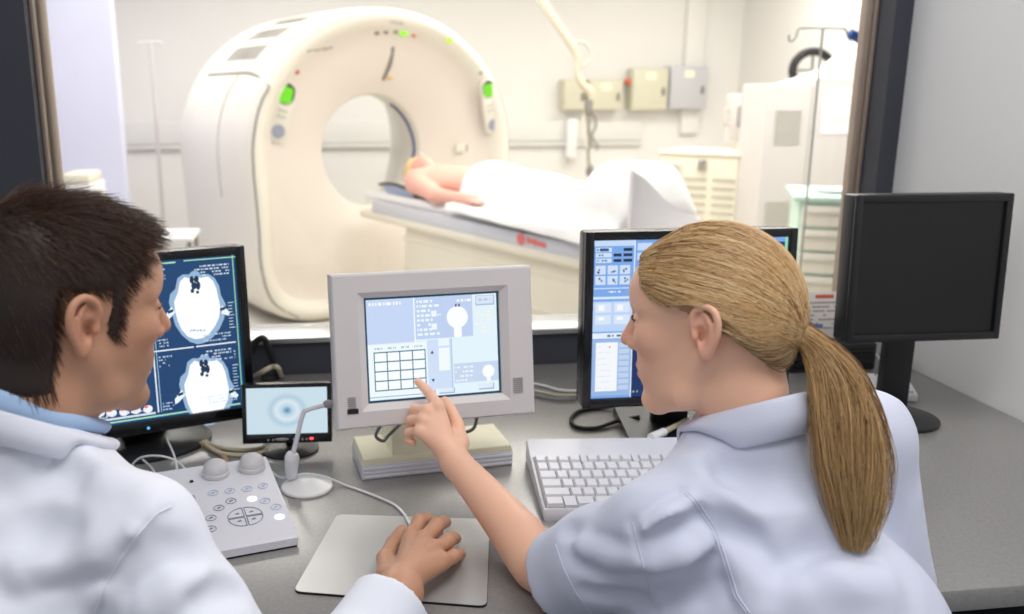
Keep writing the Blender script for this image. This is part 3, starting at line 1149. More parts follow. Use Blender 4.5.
# ------------------------------------------------------------------ scanner control console
c_fr, c_fl, c_br = PZ(299, 547, ZD), PZ(218, 562, ZD), PZ(266, 458, ZD + 0.045)
cx_ = (c_fr - c_fl).normalized()
cy_ = Vector((-cx_.y, cx_.x, 0))
Dc = (Vector((c_br.x, c_br.y, 0)) - Vector((c_fr.x, c_fr.y, 0))).dot(cy_)
Wc = 0.36
con = thing('control_console', 'white scanner console with two round dials and lit buttons', 'control panel', c_fr - cx_ * Wc / 2, math.atan2(cx_.y, cx_.x))
hf, hb = 0.022, 0.048
Mc = Matrix.Translation((-Wc / 2, 0, 0))
b = MB()
prof = [(0, 0.004), (0.0, hf - 0.006), (0.006, hf), (Dc * 0.9, hb - 0.004), (Dc, hb), (Dc + 0.004, hb - 0.006), (Dc + 0.004, 0.004)]
Mpr = Mc @ Matrix(((0, 1, 0, 0), (1, 0, 0, 0), (0, 0, 1, 0), (0, 0, 0, 1)))
b.prism([(p[0], p[1]) for p in prof], 0.0, Wc, M=Mpr, bev=0.003)
b.build('body', m_pale, con)
b = MB()
b.box((0, Dc / 2, 0.003), (Wc - 0.006, Dc - 0.004, 0.006))
b.build('underside', m_black, con)
sl = math.atan2(hb - hf, Dc)
n_top = Vector((0, -math.sin(sl), math.cos(sl)))
p_top = Vector((0, 0.006, hf + 0.0002))
Wn = (wm(con).to_3x3() @ n_top)
Wp = wm(con) @ p_top


def con_pt(px, py):
    return wm(con).inverted() @ PPL(px, py, Wp, Wn)


Rs = Matrix.Rotation(sl, 4, 'X')
for (px, py) in ((216, 474), (252, 468)):
    q = con_pt(px, py)
    b = MB()
    b.lathe([(0, 0), (0.0225, 0), (0.0225, 0.006), (0.0215, 0.007)], 32, M=Matrix.Translation(q) @ Rs)
    b.lathe([(0.0205, 0.005), (0.0205, 0.012), (0.018, 0.019), (0.012, 0.0235), (0.006, 0.0255), (0, 0.026)], 32, M=Matrix.Translation(q) @ Rs)
    b.build('dial', mat('satin_dial', srgb(206, 204, 206), rough=0.4), con)
m_btn = mat('button_outline', srgb(120, 128, 150), rough=0.5)
m_btnl = mat('pale_button_outline', srgb(176, 190, 224), rough=0.5)


def ringb(b, q, r, w=0.0009, mi=0, n=28, arc=(0, 360), squash=1.0):
    pts = []
    for k in range(n + 1):
        a = R_(arc[0] + (arc[1] - arc[0]) * k / n)
        pts.append((r * math.cos(a), r * math.sin(a) * squash, 0.0003))
    T = Matrix.Translation(q) @ Rs
    full = abs(arc[1] - arc[0]) >= 360
    b.tube(pts[:-1] if full else pts, w * 0.5, seg=4, M=T, closed=full, smooth=False, mi=mi)


for (px, py, lit) in ((213, 493, 0), (230, 491, 0), (247, 489, 0), (263, 486, 0), (231, 501, 1), (219, 508, 1), (211, 518, 1), (211, 529, 1),
                      (265, 501, 0), (276, 507, 0)):
    q = con_pt(px, py)
    b = MB()
    ringb(b, q, 0.0078, 0.0011)
    b.box(q + n_top * 0.0004, (0.006, 0.0018, 0.0006), rot=Rs @ Matrix.Rotation(0.4, 4, 'Z'))
    b.box(q + n_top * 0.0004 + Vector((0.001, 0.002, 0)), (0.0035, 0.0012, 0.0006), rot=Rs)
    b.build('button', m_btn if lit else m_btnl, con)
for (px, py) in ((252, 499), (279.5, 517)):
    q = con_pt(px, py)
    b = MB()
    b.lathe([(0.0078, 0), (0.0078, 0.0008), (0, 0.001)], 24, M=Matrix.Translation(q) @ Rs)
    b.build('lit_button', emat('white_lit_button', (225, 235, 255), 1.6), con)
q = con_pt(245.5, 516.5)
for (a0, dx, dy) in ((10, .0008, .0008), (100, -.0008, .0008), (190, -.0008, -.0008), (280, .0008, -.0008)):
    b = MB()
    qq = q + Vector((dx * 2, dy * 2, 0))
    ringb(b, qq, 0.0245, 0.0012, arc=(a0 - 10, a0 + 80))
    T = Matrix.Translation(qq) @ Rs
    for aa in (a0 - 10, a0 + 80):
        b.tube([(0, 0, 0.0003), (0.0245 * math.cos(R_(aa)), 0.0245 * math.sin(R_(aa)), 0.0003)], 0.0006, seg=4, M=T, smooth=False)
    am = R_(a0 + 35)
    b.box((0.013 * math.cos(am), 0.013 * math.sin(am), 0.0004), (0.006, 0.002, 0.0006), M=T)
    b.box((0.013 * math.cos(am) + 0.0012, 0.013 * math.sin(am) + 0.0016, 0.0004), (0.0022, 0.002, 0.0006), M=T)
    b.build('quadrant_button', m_btn, con)
b = MB()
q = con_pt(191.5, 481.5)
b.lathe([(0, 0), (0.0035, 0), (0.003, 0.0012), (0, 0.0015)], 14, M=Matrix.Translation(q) @ Rs)
b.build('key_hole', m_black, con)
b = MB()
q = con_pt(157, 483)
ringb(b, q, 0.0115, 0.0016)
ringb(b, q, 0.007, 0.0012)
b.build('round_switch', m_greyd, con)
b = MB()
q0, q1 = con_pt(171, 481), con_pt(173, 497)
b.tube([q0, q1], 0.0006, seg=4, smooth=False)
b.build('panel_seam', m_btnl, con)
b = MB()
q0, q1, q2 = con_pt(170, 499.5), con_pt(194, 496), con_pt(202, 530)
b.tube([q0 + n_top * .0005, q1 + n_top * .0005, q2 + n_top * .0005], 0.0009, seg=4, smooth=False)
for k in range(3):
    a_ = con_pt(180 + k * 5, 501 - k * .6)
    b.box(a_ + n_top * .0005, (0.006, 0.0028, 0.0008), rot=Rs)
b.build('display_rim', m_greyd, con)

# ------------------------------------------------------------------ mouse pad, mouse, cable
mpc = [PZ(337, 514, ZD + .004), PZ(490, 519, ZD + .004), PZ(487, 606, ZD + .004), PZ(293, 591, ZD + .004)]
m_pad = mat('silver_mouse_pad', srgb(186, 186, 184), rough=0.32, metal=0.25, var=0.03, vscale=10)
b = MB()
cc = sum(mpc, Vector()) / 4
pad = thing('mouse_pad', 'silver grey mouse pad under the hand with the mouse', 'mouse pad', (cc.x, cc.y, ZD))
# rounded outline
out = []
for i in range(4):
    p, a_, c_ = mpc[i], mpc[i - 1], mpc[(i + 1) % 4]
    r = 0.012
    pa, pc = p + (a_ - p).normalized() * r, p + (c_ - p).normalized() * r
    for k in range(5):
        t = k / 4
        out.append((pa * (1 - t) ** 2 + p * 2 * t * (1 - t) + pc * t * t) - cc)
n = len(out)
for (zlo, zhi, mi, sc) in ((-0.0038, -0.0008, 1, 1.0), (-0.0008, 0.0, 0, 0.997)):
    v_ = [(p.x * sc, p.y * sc, zlo + .004) for p in out] + [(p.x * sc, p.y * sc, zhi + .004) for p in out]
    f_ = [tuple(range(n)), tuple(range(2 * n - 1, n - 1, -1))] + [(i, (i + 1) % n, n + (i + 1) % n, n + i) for i in range(n)]
    bb = MB()
    bb.pts(v_, f_)
    bb.build('top_sheet' if mi == 0 else 'rubber_backing', m_pad if mi == 0 else m_rubber, pad, smooth=False)

# ------------------------------------------------------------------ keyboard
k_bl, k_fl = PZ(528, 439, ZD + .042), PZ(541, 521, ZD)
k_br = PZ(686, 437, ZD + .042)
kx = (Vector((k_br.x, k_br.y, 0)) - Vector((k_bl.x, k_bl.y, 0))).normalized()
ky = Vector((-kx.y, kx.x, 0))
Dk = (Vector((k_bl.x, k_bl.y, 0)) - Vector((k_fl.x, k_fl.y, 0))).dot(ky)
kx_off = (Vector((k_bl.x, k_bl.y, 0)) - Vector((k_fl.x, k_fl.y, 0))).dot(kx)
Wk = 0.46
kb = thing('keyboard', 'pale grey computer keyboard beside the woman in front of the menu monitor', 'keyboard', k_fl, math.atan2(kx.y, kx.x))
b = MB()
khf, khb = 0.018, 0.044
prof = [(0, 0.0), (-0.001, 0.010), (0.004, khf), (0.045, khf + 0.003), (Dk * 0.72, khb - 0.008), (Dk - 0.006, khb), (Dk, khb - 0.006), (Dk, 0.0)]
b.prism(prof, kx_off * 0.5, Wk, M=Matrix(((0, 1, 0, 0), (1, 0, 0, 0), (0, 0, 1, 0), (0, 0, 0, 1))), bev=0.004)
b.build('housing', m_pale, kb)
ks = math.atan2(khb - 0.008 - khf - 0.003, Dk * 0.72 - 0.045)
Rk = Matrix.Rotation(ks, 4, 'X')
kp0 = Vector((0, 0.045, khf + 0.003))


def on_kb(px, py, h=0.0):
    nn = Rk.to_3x3() @ Vector((0, 0, 1))
    return wm(kb).inverted() @ PPL(px, py, wm(kb) @ (kp0 + nn * h), wm(kb).to_3x3() @ nn)


m_key = mat('light_key_cap', srgb(226, 226, 230), rough=0.45)
m_well = mat('key_well', srgb(150, 150, 154), rough=0.6)
r0a, r5a = on_kb(537, 458.5, .006), on_kb(546, 501, .006)
ystep = (r0a.y - r5a.y) / 5 if r0a.y > r5a.y else 0.019
kpitch = 0.0200
kx0 = r0a.x - 0.004
yy0 = r5a.y
rows = [
    (5, [1, None, 1, 1, 1, 1, .45, 1, 1, 1, 1, .45, 1, 1, 1, 1]),
    (4, [1] * 13 + [2]),
    (3, [1.5] + [1] * 12 + [1.5]),
    (2, [1.75] + [1] * 11 + [2.25]),
    (1, [2.25] + [1] * 10 + [2.75]),
    (0, [1.5, None, 1.5, 7, 1.5, None, 1.5]),
]
rows[0] = (5, [1, 1, 1, 1, None, 1, 1, 1, 1, None, 1, 1, 1, 1, 1])
bw = MB()
for ri, ws in rows:
    x = kx0
    yk = yy0 + ri * ystep * (1.0 if ri < 5 else 1.0)
    zk = kp0.z + (yk - kp0.y) * math.tan(ks)
    T0 = Matrix.Translation((0, yk, zk)) @ Rk
    for w in ws:
        if w is None:
            wb_ = kpitch * (0.55 if ri == 5 else 1.0)
            bw.box((x + wb_ / 2, 0, 0.0035), (wb_ - 0.001, ystep * 1.02, 0.007), M=T0, mi=1)
            x += wb_
            continue
        ww = w * kpitch
        kd = ystep * 0.94 if ri < 5 else ystep * 0.8
        bb = MB()
        cxk = x + ww / 2
        bw_, bt_ = ww - 0.0016, ww - 0.0052
        vs = []
        for (wx, dy0, dy1, z) in ((bw_, -kd / 2 + .0006, kd / 2 - .0006, 0.0), (bw_, -kd / 2 + .0006, kd / 2 - .0006, 0.003), (bt_, -kd / 2 + .0022, kd / 2 - .0036, 0.0085)):
            vs += [(cxk - wx / 2, dy0, z), (cxk + wx / 2, dy0, z), (cxk + wx / 2, dy1, z), (cxk - wx / 2, dy1, z)]
        fs = [(8, 9, 10, 11)] + [(i * 4 + k, i * 4 + (k + 1) % 4, i * 4 + 4 + (k + 1) % 4, i * 4 + 4 + k) for i in (0, 1) for k in range(4)]
        bb.pts(vs, fs, M=T0)
        bb.build('key', m_key, kb, smooth=False)
        x += ww
    xe = x
    bw.box(((kx0 + xe) / 2, 0, 0.0006), (xe - kx0 + 0.003, ystep * 1.02, 0.0022), M=T0)
bw.build('key_well', [m_well, m_pale], kb, smooth=False)

# ------------------------------------------------------------------ cables
def cable(label, pts, r, m, name='cable', group=None, cat='cable'):
    b = MB()
    b.tube(pts, r, seg=8, sub=8)
    return tag(b.build(name, m), label, cat, group)


Zc = ZD + 0.004
cable('thin white mouse cable looping over the desk from the hand towards the microphone',
      [PZ(412, 527, ZD + .010), PZ(408, 521, ZD + .009), PZ(404, 514, ZD + .004), PZ(393, 504, Zc - .001), PZ(370, 494, Zc - .001), PZ(345, 485, Zc - .001), PZ(325, 477, ZD + .014), PZ(305, 474, ZD + .021), PZ(282, 478, ZD + .012), PZ(272, 472, Zc - .001)], 0.0022, m_cablew, 'mouse_cable')
cable('black cable coiled on the desk below the menu monitor',
      [PZ(640, 417, ZD + .02), PZ(618, 421, Zc + .004), PZ(596, 428, Zc), PZ(577, 427, Zc), PZ(571, 419, Zc), PZ(580, 411, Zc), PZ(600, 408, Zc), PZ(622, 404, ZD + .012), PZ(636, 398, ZD + .02)], 0.0042, m_rubber)
cable('thick beige cable with a white plug on the desk behind the keyboard',
      [PZ(655, 436, ZD + .034), PZ(668, 430, ZD + .030), PZ(686, 420, ZD + .016), PZ(692, 412, Zc), PZ(690, 404, Zc), PZ(680, 398, Zc)], 0.0055, m_cable)
b = MB()
b.tube([PZ(651, 437.5, ZD + .045), PZ(664, 432, ZD + .041)], 0.008, seg=12, smooth=False)
tag(b.build('cable_plug', m_wht), 'white plug lying at the back edge of the keyboard', 'plug')
cable('beige cable running along the desk from the left monitor to the video monitor',
      [PZ(170, 441, Zc), PZ(190, 442, Zc), PZ(209, 447, Zc), PZ(222, 455, Zc), PZ(226, 463, Zc), PZ(222, 470, Zc)], 0.0055, mat('tan_cable', srgb(170, 140, 105), rough=.5))
for (lab, pts) in (
        ('cream cable looping behind the console, upper of the pair', [PZ(196, 436, Zc), PZ(215, 446, Zc), PZ(240, 450, Zc), PZ(262, 448, Zc), PZ(285, 442, Zc), PZ(300, 436, Zc), PZ(320, 432, Zc)]),
        ('cream cable looping behind the console, lower of the pair', [PZ(200, 440, Zc), PZ(218, 452, Zc + .004), PZ(243, 455, Zc), PZ(268, 451, Zc), PZ(290, 446, Zc)])):
    cable(lab, pts, 0.004, m_cable)
cable('thin pale cable arching in front of the left monitor foot', [PZ(128, 470, Zc), PZ(140, 458, ZD + .03), PZ(160, 456, ZD + .04), PZ(178, 462, ZD + .03), PZ(190, 476, ZD + .03)], 0.002, m_cablew)
cable('thin pale cable standing up before the left monitor foot', [PZ(165, 436, ZD + .02), PZ(172, 450, ZD + .03), PZ(176, 462, ZD + .03), PZ(177, 472, ZD + .045)], 0.002, m_cablew)
cable('thin pale cable lying from the left monitor to the console', [PZ(95, 452, Zc), PZ(112, 455, Zc), PZ(135, 456, Zc), PZ(150, 466, Zc + .01), PZ(156, 476, ZD + .045)], 0.002, m_cablew)
cable('black cable hanging over the wall ledge beside the left monitor',
      [PY(252, 352, 2.07), PY(254, 344, 2.065), PY(262, 338, 2.06), PY(267, 344, 2.06), PY(272, 358, 2.06), PY(278, 372, 2.06), PZ(279, 377, Zc), PZ(262, 379, Zc)], 0.008, m_black)
cable('cream cable bent over the back of the desk beside the left monitor',
      [PZ(255, 376, Zc), PZ(262, 372, ZD + .03), PZ(272, 367, ZD + .04), PZ(278, 368, ZD + .04), PZ(281, 376, Zc + .004)], 0.006, m_cable)
for i, (ya, yb, lab) in enumerate(((383, 391, 'pale cable along the desk behind the touch screen, uppermost of three'), (390, 395, 'pale cable along the desk behind the touch screen, middle of three'), (395, 399, 'pale cable along the desk behind the touch screen, lowest of three'))):
    cable(lab, [PZ(508, ya - 3, Zc), PZ(530, ya, Zc), PZ(545, ya + 3, Zc), PZ(560, (ya + yb) / 2 + 3, Zc), PZ(580, yb, Zc), PZ(600, yb - 2, Zc)], 0.0032, (m_cablew, m_cable, m_cableg)[i])
tq = [wm(tm.o) @ tm.Mp @ Vector((-0.045, 0.05, -Ht / 2 + 0.01)), PZ(388, 437, ZD + .06), PZ(384, 446, ZD + .042), PZ(380, 440, ZD + .03)]
cable('dark cable drooping under the left half of the touch screen', [tm.W @ Vector((-0.075, 0.05, -Ht / 2 + .01)), P(376, 434, 1.58), P(383, 441, 1.58), P(389, 435, 1.60), tm.W @ Vector((-0.03, 0.06, -Ht / 2 + .01))], 0.003, m_cableg)
cable('dark cable looping under the right half of the touch screen', [tm.W @ Vector((0.03, 0.05, -Ht / 2 + .01)), P(458, 430, 1.58), P(466, 432, 1.58), P(475, 426, 1.58), tm.W @ Vector((0.085, 0.06, -Ht / 2 + .01))], 0.003, m_cableg)

# ------------------------------------------------------------------ right corner of the desk
# notice card leaning at the window
ca, cb_, ccn, cdn = PY(808, 259, 2.06), PY(840, 257, 2.06), PY(832, 302, 2.04), PY(802, 303, 2.04)
cw, ch_ = 0.083, 0.115
cp = (ccn + cdn) / 2
blk = thing('equipment_box', 'black equipment box beneath the notice card by the window', 'box', (1.215, 2.0, ZD))
b = MB()
b.box((0, 0, 0.0335), (0.22, 0.12, 0.067), bev=0.004)
b.build('case', m_black, blk)
b = MB()
b.box((0, -0.061, 0.048), (0.205, 0.004, 0.012), bev=0.001)
b.box((0, -0.061, 0.020), (0.205, 0.004, 0.022), bev=0.001)
b.build('front_trim', m_blackg, blk)
card = thing('notice_card', 'white notice card with an orange red heading propped at the window', 'card', (cp.x, 2.0, ZD + 0.067), R_(-4))
Mcd = Matrix.Rotation(R_(-10), 4, 'X')
b = MB()
b.box((0, 0.002, ch_ / 2), (cw, 0.003, ch_), bev=0.0008, M=Mcd)
b.pts([(-0.03, 0.004, 0.08), (0.03, 0.004, 0.08), (0.03, 0.055, 0.016), (-0.03, 0.055, 0.016)], [(0, 1, 2, 3)], M=Mcd)
b.build('board', mat('white_card', srgb(226, 220, 214), rough=0.6), card)
b = MB()
b.box((0.004, 0, ch_ - 0.011), (0.046, 0.0012, 0.008), M=Mcd, mi=0)
rr_ = random.Random(5)
for k in range(7):
    x = -0.035
    while x < 0.030:
        w_ = rr_.choice((0.004, 0.007, 0.010))
        if rr_.random() < (0.9 if k % 2 == 0 else 0.35):
            b.box((x + w_ / 2, 0, ch_ - 0.026 - k * 0.0105), (w_ * .9, 0.0012, 0.0036), M=Mcd, mi=1)
        x += w_ + 0.0012
b.box((-0.036, 0, 0.022), (0.004, 0.0012, 0.03), M=Mcd, mi=1)
b.box((-0.015, 0, 0.032), (0.03, 0.0012, 0.008), M=Mcd, mi=2)
b.build('print', [mat('orange_red_print', srgb(220, 90, 60), rough=.6), mat('grey_print', srgb(150, 140, 140), rough=.6), mat('blue_print', srgb(90, 120, 170), rough=.6)], card, smooth=False)

pb = PZ(858, 362, ZD)
dev = thing('desk_speaker', 'dark flat wedge device on the desk under the switched off monitor', 'device', (1.03, 1.50, ZD), R_(15))
b = MB()
b.prism([(-0.06, 0), (0.05, 0), (0.05, 0.02), (-0.02, 0.028), (-0.06, 0.012)], -0.05, 0.05, bev=0.003)
b.build('case', m_black, dev)
b = MB()
for k in range(5):
    b.box((-0.035 + k * 0.012, -0.01, 0.0275 - abs(k - 2) * .001), (0.006, 0.05, 0.004))
b.build('slots', m_rubber, dev)
mw = PZ(880, 392, ZD)
ms2 = thing('numeric_keypad', 'small white keypad on the desk behind the ponytail', 'keypad', (mw.x + 0.02, mw.y, ZD), R_(-25))
b = MB()
b.box((0, 0, 0.009), (0.10, 0.12, 0.018), bev=0.004)
b.build('housing', m_wht, ms2)
for i in range(4):
    for j in range(5):
        b = MB()
        b.box((-0.033 + i * 0.022, -0.044 + j * 0.022, 0.020), (0.018, 0.018, 0.008), bev=0.002)
        b.build('key', m_pale, ms2)
cable('white cable hanging down behind the switched off monitor', [PZ(866, 346, .80), PZ(874, 352, .785), PZ(883, 364, .765), PZ(893, 380, .7545), PZ(902, 392, .754)], 0.003, m_cablew)
cable('thin white cable curling on the desk beside the black equipment box', [PZ(836, 330, ZD + .05), PZ(833, 340, ZD + .02), PZ(832, 350, Zc), PZ(840, 356, Zc), PZ(852, 357, Zc)], 0.002, m_cablew)
# ================================================================== scanner room
m_swall = mat('cream_wall_paint', (0.80, 0.78, 0.755), rough=0.6, bump=0.02, bscale=80)
m_sblue = mat('lavender_blue_panel', srgb(218, 220, 242), rough=0.5, var=0.02, vscale=6)
m_sfloor = mat('cream_vinyl_floor', (0.78, 0.74, 0.66), rough=0.35, var=0.03, vscale=12)
m_sceil = mat('white_ceiling_tiles', (0.85, 0.85, 0.83), rough=0.7)
m_body = mat('ivory_scanner_cover', srgb(233, 228, 216), rough=0.35, coat=0.15)
m_face = mat('warm_beige_scanner_face', srgb(227, 217, 207), rough=0.4)
m_vent = mat('vent_grey', srgb(196, 192, 182), rough=0.5)
m_seam = mat('panel_gap', srgb(128, 124, 118), rough=0.7)
m_rail = mat('blue_grey_rail', srgb(204, 206, 213), rough=0.4)
m_ivory = mat('ivory_metal_cabinet', srgb(232, 226, 208), rough=0.45)
m_ivory2 = mat('pale_green_grey_box', srgb(210, 206, 184), rough=0.45)
m_gbox = mat('pale_grey_box', srgb(192, 192, 196), rough=0.45)
m_steel = mat('stainless_steel', srgb(170, 168, 164), rough=0.3, metal=0.8)
YB = 8.3
XBL, XBR = -2.05, PY(740, 60, YB).x
b = MB()
b.box(((XBL + XBR) / 2, YB + 0.05, 1.35), (XBR - XBL + 0.2, 0.10, 2.7))
struct(b.build('wall_back', m_swall))
XSR = XBR
b = MB()
b.box((XSR + 0.05, (YB + YW + TW) / 2, 1.35), (0.10, YB - YW - TW, 2.7))
struct(b.build('wall_scanner_side', m_swall))
# lavender side wall on the left: its far edge is the corner seen at x=118
xl_corner = PY(120, 100, YB).x
b = MB()
b.box((XBL - 0.15, (YB + YW + TW) / 2, 1.35), (0.10, YB - YW - TW, 2.7))
struct(b.build('wall_left', m_sblue))
pt = PY(118, 100, 5.2)
b = MB()
b.box((pt.x - 0.60, 5.26, 1.2), (1.2, 0.10, 2.4), bev=0.006)
struct(b.build('door_1', m_sblue))
b = MB()
b.box(((XBL + XSR) / 2, (YB + YW + TW) / 2, -0.02), (XSR - XBL + 0.3, YB - YW - TW, 0.04))
struct(b.build('floor_scanner_room', m_sfloor))
b = MB()
b.box(((XBL + XSR) / 2, (YB + YW + TW) / 2, 2.72), (XSR - XBL + 0.3, YB - YW - TW, 0.04))
struct(b.build('ceiling', m_sceil))
# rail / trunking and pilaster on the back wall
b = MB()
z1_, z2_ = PY(600, 120, YB).z, PY(600, 141, YB).z
b.box(((XBL + 3.3) / 2 - 0.3, YB - 0.012, (z1_ + z2_) / 2), (3.3 - XBL, 0.03, 0.19), bev=0.004)
b.box(((XBL + 3.3) / 2 - 0.3, YB - 0.035, z2_ - 0.02), (3.3 - XBL, 0.05, 0.03), bev=0.004)
struct(b.build('trim_1', mat('pale_trunking', (0.76, 0.75, 0.72), rough=.5)))
xp0, xp1 = PY(684, 40, YB).x, PY(702, 40, YB).x
b = MB()
b.box(((xp0 + xp1) / 2, YB - 0.03, 1.85), (xp1 - xp0, 0.06, 1.7), bev=0.006)
struct(b.build('trim_2', m_swall))

# ------------------------------------------------------------------ gantry
GC = P(373, 151, 5.83)
GA = R_(26)
REC = 0.25                               # the bore lip sits this far behind the front rim
go = GC - Matrix.Rotation(GA, 3, 'Z') @ Vector((0, REC, 0))
gan = thing('ct_scanner', 'large ivory scanner ring with a round bore and green displays', 'scanner', (go.x, go.y, 0), GA)
ZG = GC.z
RB, RO, DEP = 0.35, 0.95, 1.34
RZ = P(397, 9, 5.6).z - ZG
NPH = 128


def rho(ph):
    """outline of the housing seen from the front, as a radius about the bore centre"""
    c, s = math.cos(ph), math.sin(ph)
    if s >= 0:
        return 1 / math.sqrt((c / RO) ** 2 + (s / RZ) ** 2)
    best = 1e9
    if abs(c) > 1e-6:
        best = min(best, (RO - 0.06 * min(1, -s)) / abs(c))
    if s < -1e-6:
        best = min(best, (ZG - 0.01) / -s)
    return min(best, 1.25)


def rho_s(ph):
    return sum(rho(ph + R_(d)) for d in (-8, -4, 0, 4, 8)) / 5


# profile: (kind, value, y): kind r = absolute radius, o = outline minus value
PROF = [('r', RB + 0.42, DEP), ('r', RB + 0.20, 0.82), ('r', RB + 0.015, 0.47), ('r', RB, 0.32), ('r', RB + 0.003, 0.28), ('r', RB + 0.015, 0.255), ('r', RB + 0.05, 0.235),
        ('o', 0.26, 0.125), ('o', 0.18, 0.11), ('o', 0.14, 0.085), ('o', 0.11, 0.04), ('o', 0.08, 0.010), ('o', 0.055, 0.0), ('o', 0.03, 0.008), ('o', 0.01, 0.035),
        ('o', 0.0, 0.09), ('o', -0.012, 0.3), ('o', -0.012, 0.6), ('o', 0.0, DEP - 0.14), ('o', 0.03, DEP - 0.04), ('o', 0.09, DEP)]


def gpt(i, ph):
    k, v, y = PROF[i]
    r = v if k == 'r' else rho_s(ph) - v
    return (r * math.cos(ph), y, ZG + r * math.sin(ph))


def gband(b, i0, i1, mi=0):
    vs, fs = [], []
    n = i1 - i0 + 1
    for a in range(NPH):
        ph = 2 * PI * a / NPH
        for i in range(i0, i1 + 1):
            vs.append(gpt(i, ph))
    for a in range(NPH):
        a2 = (a + 1) % NPH
        for i in range(n - 1):
            fs.append((a * n + i, a * n + i + 1, a2 * n + i + 1, a2 * n + i))
    b.pts(vs, fs, mi=mi)


b = MB()
gband(b, 9, len(PROF) - 1)
vs, fs = [], []
for a in range(NPH):
    ph = 2 * PI * a / NPH
    vs += [gpt(len(PROF) - 1, ph), gpt(0, ph)]
for a in range(NPH):
    a2 = (a + 1) % NPH
    fs.append((a * 2, a * 2 + 1, a2 * 2 + 1, a2 * 2))
b.pts(vs, fs)
b.build('housing', m_body, gan, angle=60)
b = MB()
gband(b, 5, 9)
b.build('front_face', m_face, gan, angle=60)
b = MB()
gband(b, 0, 5)
b.build('bore_lining', m_body, gan, angle=60)
b = MB()
pts = [((RB + 0.014) * math.cos(R_(a)), 0.30, ZG + (RB - 0.004) * math.sin(R_(a))) for a in range(-35, 75, 6)]
pts = [((RB - 0.006) * math.cos(R_(a)), 0.30 + 0.03 * abs(math.sin(R_(a))), ZG + (RB - 0.006) * math.sin(R_(a))) for a in range(-25, 62, 5)]
b.tube(pts, [0.003] + [0.009] * (len(pts) - 2) + [0.003], seg=8, smooth=False)
b.build('bore_seal', mat('dark_blue_seal', srgb(70, 80, 140), rough=0.5), gan)
GW = wm(gan)
gn = GW.to_3x3() @ Vector((0, -1, 0))


def on_face(px, py, y=0.07):
    return GW.inverted() @ PPL(px, py, GW @ Vector((0, y, 0)), gn)


def face_y(q):
    r = math.hypot(q.x, q.z - ZG)
    ph = math.atan2(q.z - ZG, q.x)
    pr = [((v if k == 'r' else rho_s(ph) - v), y) for k, v, y in PROF[4:14]]
    for (r0, y0), (r1, y1) in zip(pr, pr[1:]):
        if r0 <= r <= r1:
            return y0 + (y1 - y0) * (r - r0) / (r1 - r0)
    return 0.0


def face_at(px, py):
    y = 0.06
    for _ in range(4):
        q = on_face(px, py, y)
        y = face_y(q)
    return Vector((q.x, y, q.z))


m_lcd = emat('green_display', (120, 225, 20), 1.1)
m_pnl = mat('control_plate', srgb(222, 218, 206), rough=0.4)
for (px, py, px2, py2, w) in ((286, 93, 277, 133, 0.058), (488, 88, 494, 126, 0.052)):
    q, q2 = face_at(px, py), face_at(px2, py2)
    ax_ = (q - q2)
    L_ = ax_.length
    zx = ax_.normalized()
    ny = Vector((0, -1, 0))
    ny = (ny - zx * ny.dot(zx)).normalized()
    xx = zx.cross(ny) * -1
    T = Matrix.Translation((q + q2) / 2 + ny * 0.004) @ Matrix((xx, -ny, zx)).transposed().to_4x4()
    b = MB()
    b.prism(rrect(w * 2 + 0.012, L_ + w * 2, w - 0.002, 8), -0.008, 0.02, M=T, bev=0.003)
    b.build('control_plate', m_pnl, gan)
    b = MB()
    b.prism(rrect(w * 1.75, w * 2.1, w * 0.8, 8, 0, L_ / 2 - 0.005), -0.011, 0.0, M=T)
    b.build('display_surround', m_blackg, gan)
    b = MB()
    b.prism(rrect(w * 1.45, w * 1.65, w * 0.4, 6, 0.004, L_ / 2 - 0.012), -0.014, 0.0, M=T)
    b.build('display', m_lcd, gan)
    b = MB()
    b.cyl((0, -0.012, -L_ / 2 + 0.01), (0, 0, -L_ / 2 + 0.01), w * 0.72, M=T, seg=20)
    b.build('button_pad', mat('grey_blue_pad', srgb(150, 156, 172), rough=0.5), gan)
    for k in range(2):
        b = MB()
        b.box((0, -0.009, 0.015 - k * 0.035), (w * 1.1, 0.006, 0.012), bev=0.002, M=T)
        b.build('button', m_vent, gan)
for (px, py, r, nm, m) in ((404, 32, 0.026, 'status_light', emat('green_lamp', (150, 240, 40), 1.3)), (449.5, 40, 0.022, 'status_light', emat('yellow_green_lamp', (190, 235, 60), 1.3)),
                           (414, 35, 0.014, 'warning_mark', mat('orange_mark', srgb(214, 120, 70), rough=.5)), (377, 33, 0.013, 'sensor', m_seam), (386, 32, 0.013, 'sensor', m_seam), (396, 31.5, 0.013, 'sensor', m_seam),
                           (297, 72, 0.014, 'warning_mark', mat('red_mark', srgb(196, 80, 80), rough=.5)), (481, 73, 0.010, 'sensor', m_seam)):
    q = face_at(px, py)
    b = MB()
    b.ell(q, (r * 1.25, 0.008, r))
    b.build(nm, m, gan)
b = MB()
q, q2, q3 = face_at(393, 47), face_at(390, 64), face_at(383, 80)
b.tube([q, q2, q3], [0.012, 0.014, 0.010], seg=6)
b.build('laser_slit', m_seam, gan)
b = MB()
q = face_at(390, 77)
b.box(q, (0.04, 0.006, 0.03), bev=0.002)
b.build('warning_sticker', mat('yellow_sticker', srgb(226, 186, 110), rough=.5), gan)
b = MB()
q = face_at(464, 148)
b.box(q + Vector((-0.02, 0, 0)), (0.10, 0.008, 0.06), bev=0.003)
b.build('socket_plate', m_pnl, gan)
b = MB()
b.box(q + Vector((0.03, -0.004, 0)), (0.035, 0.008, 0.045), bev=0.002)
b.build('socket', m_seam, gan)
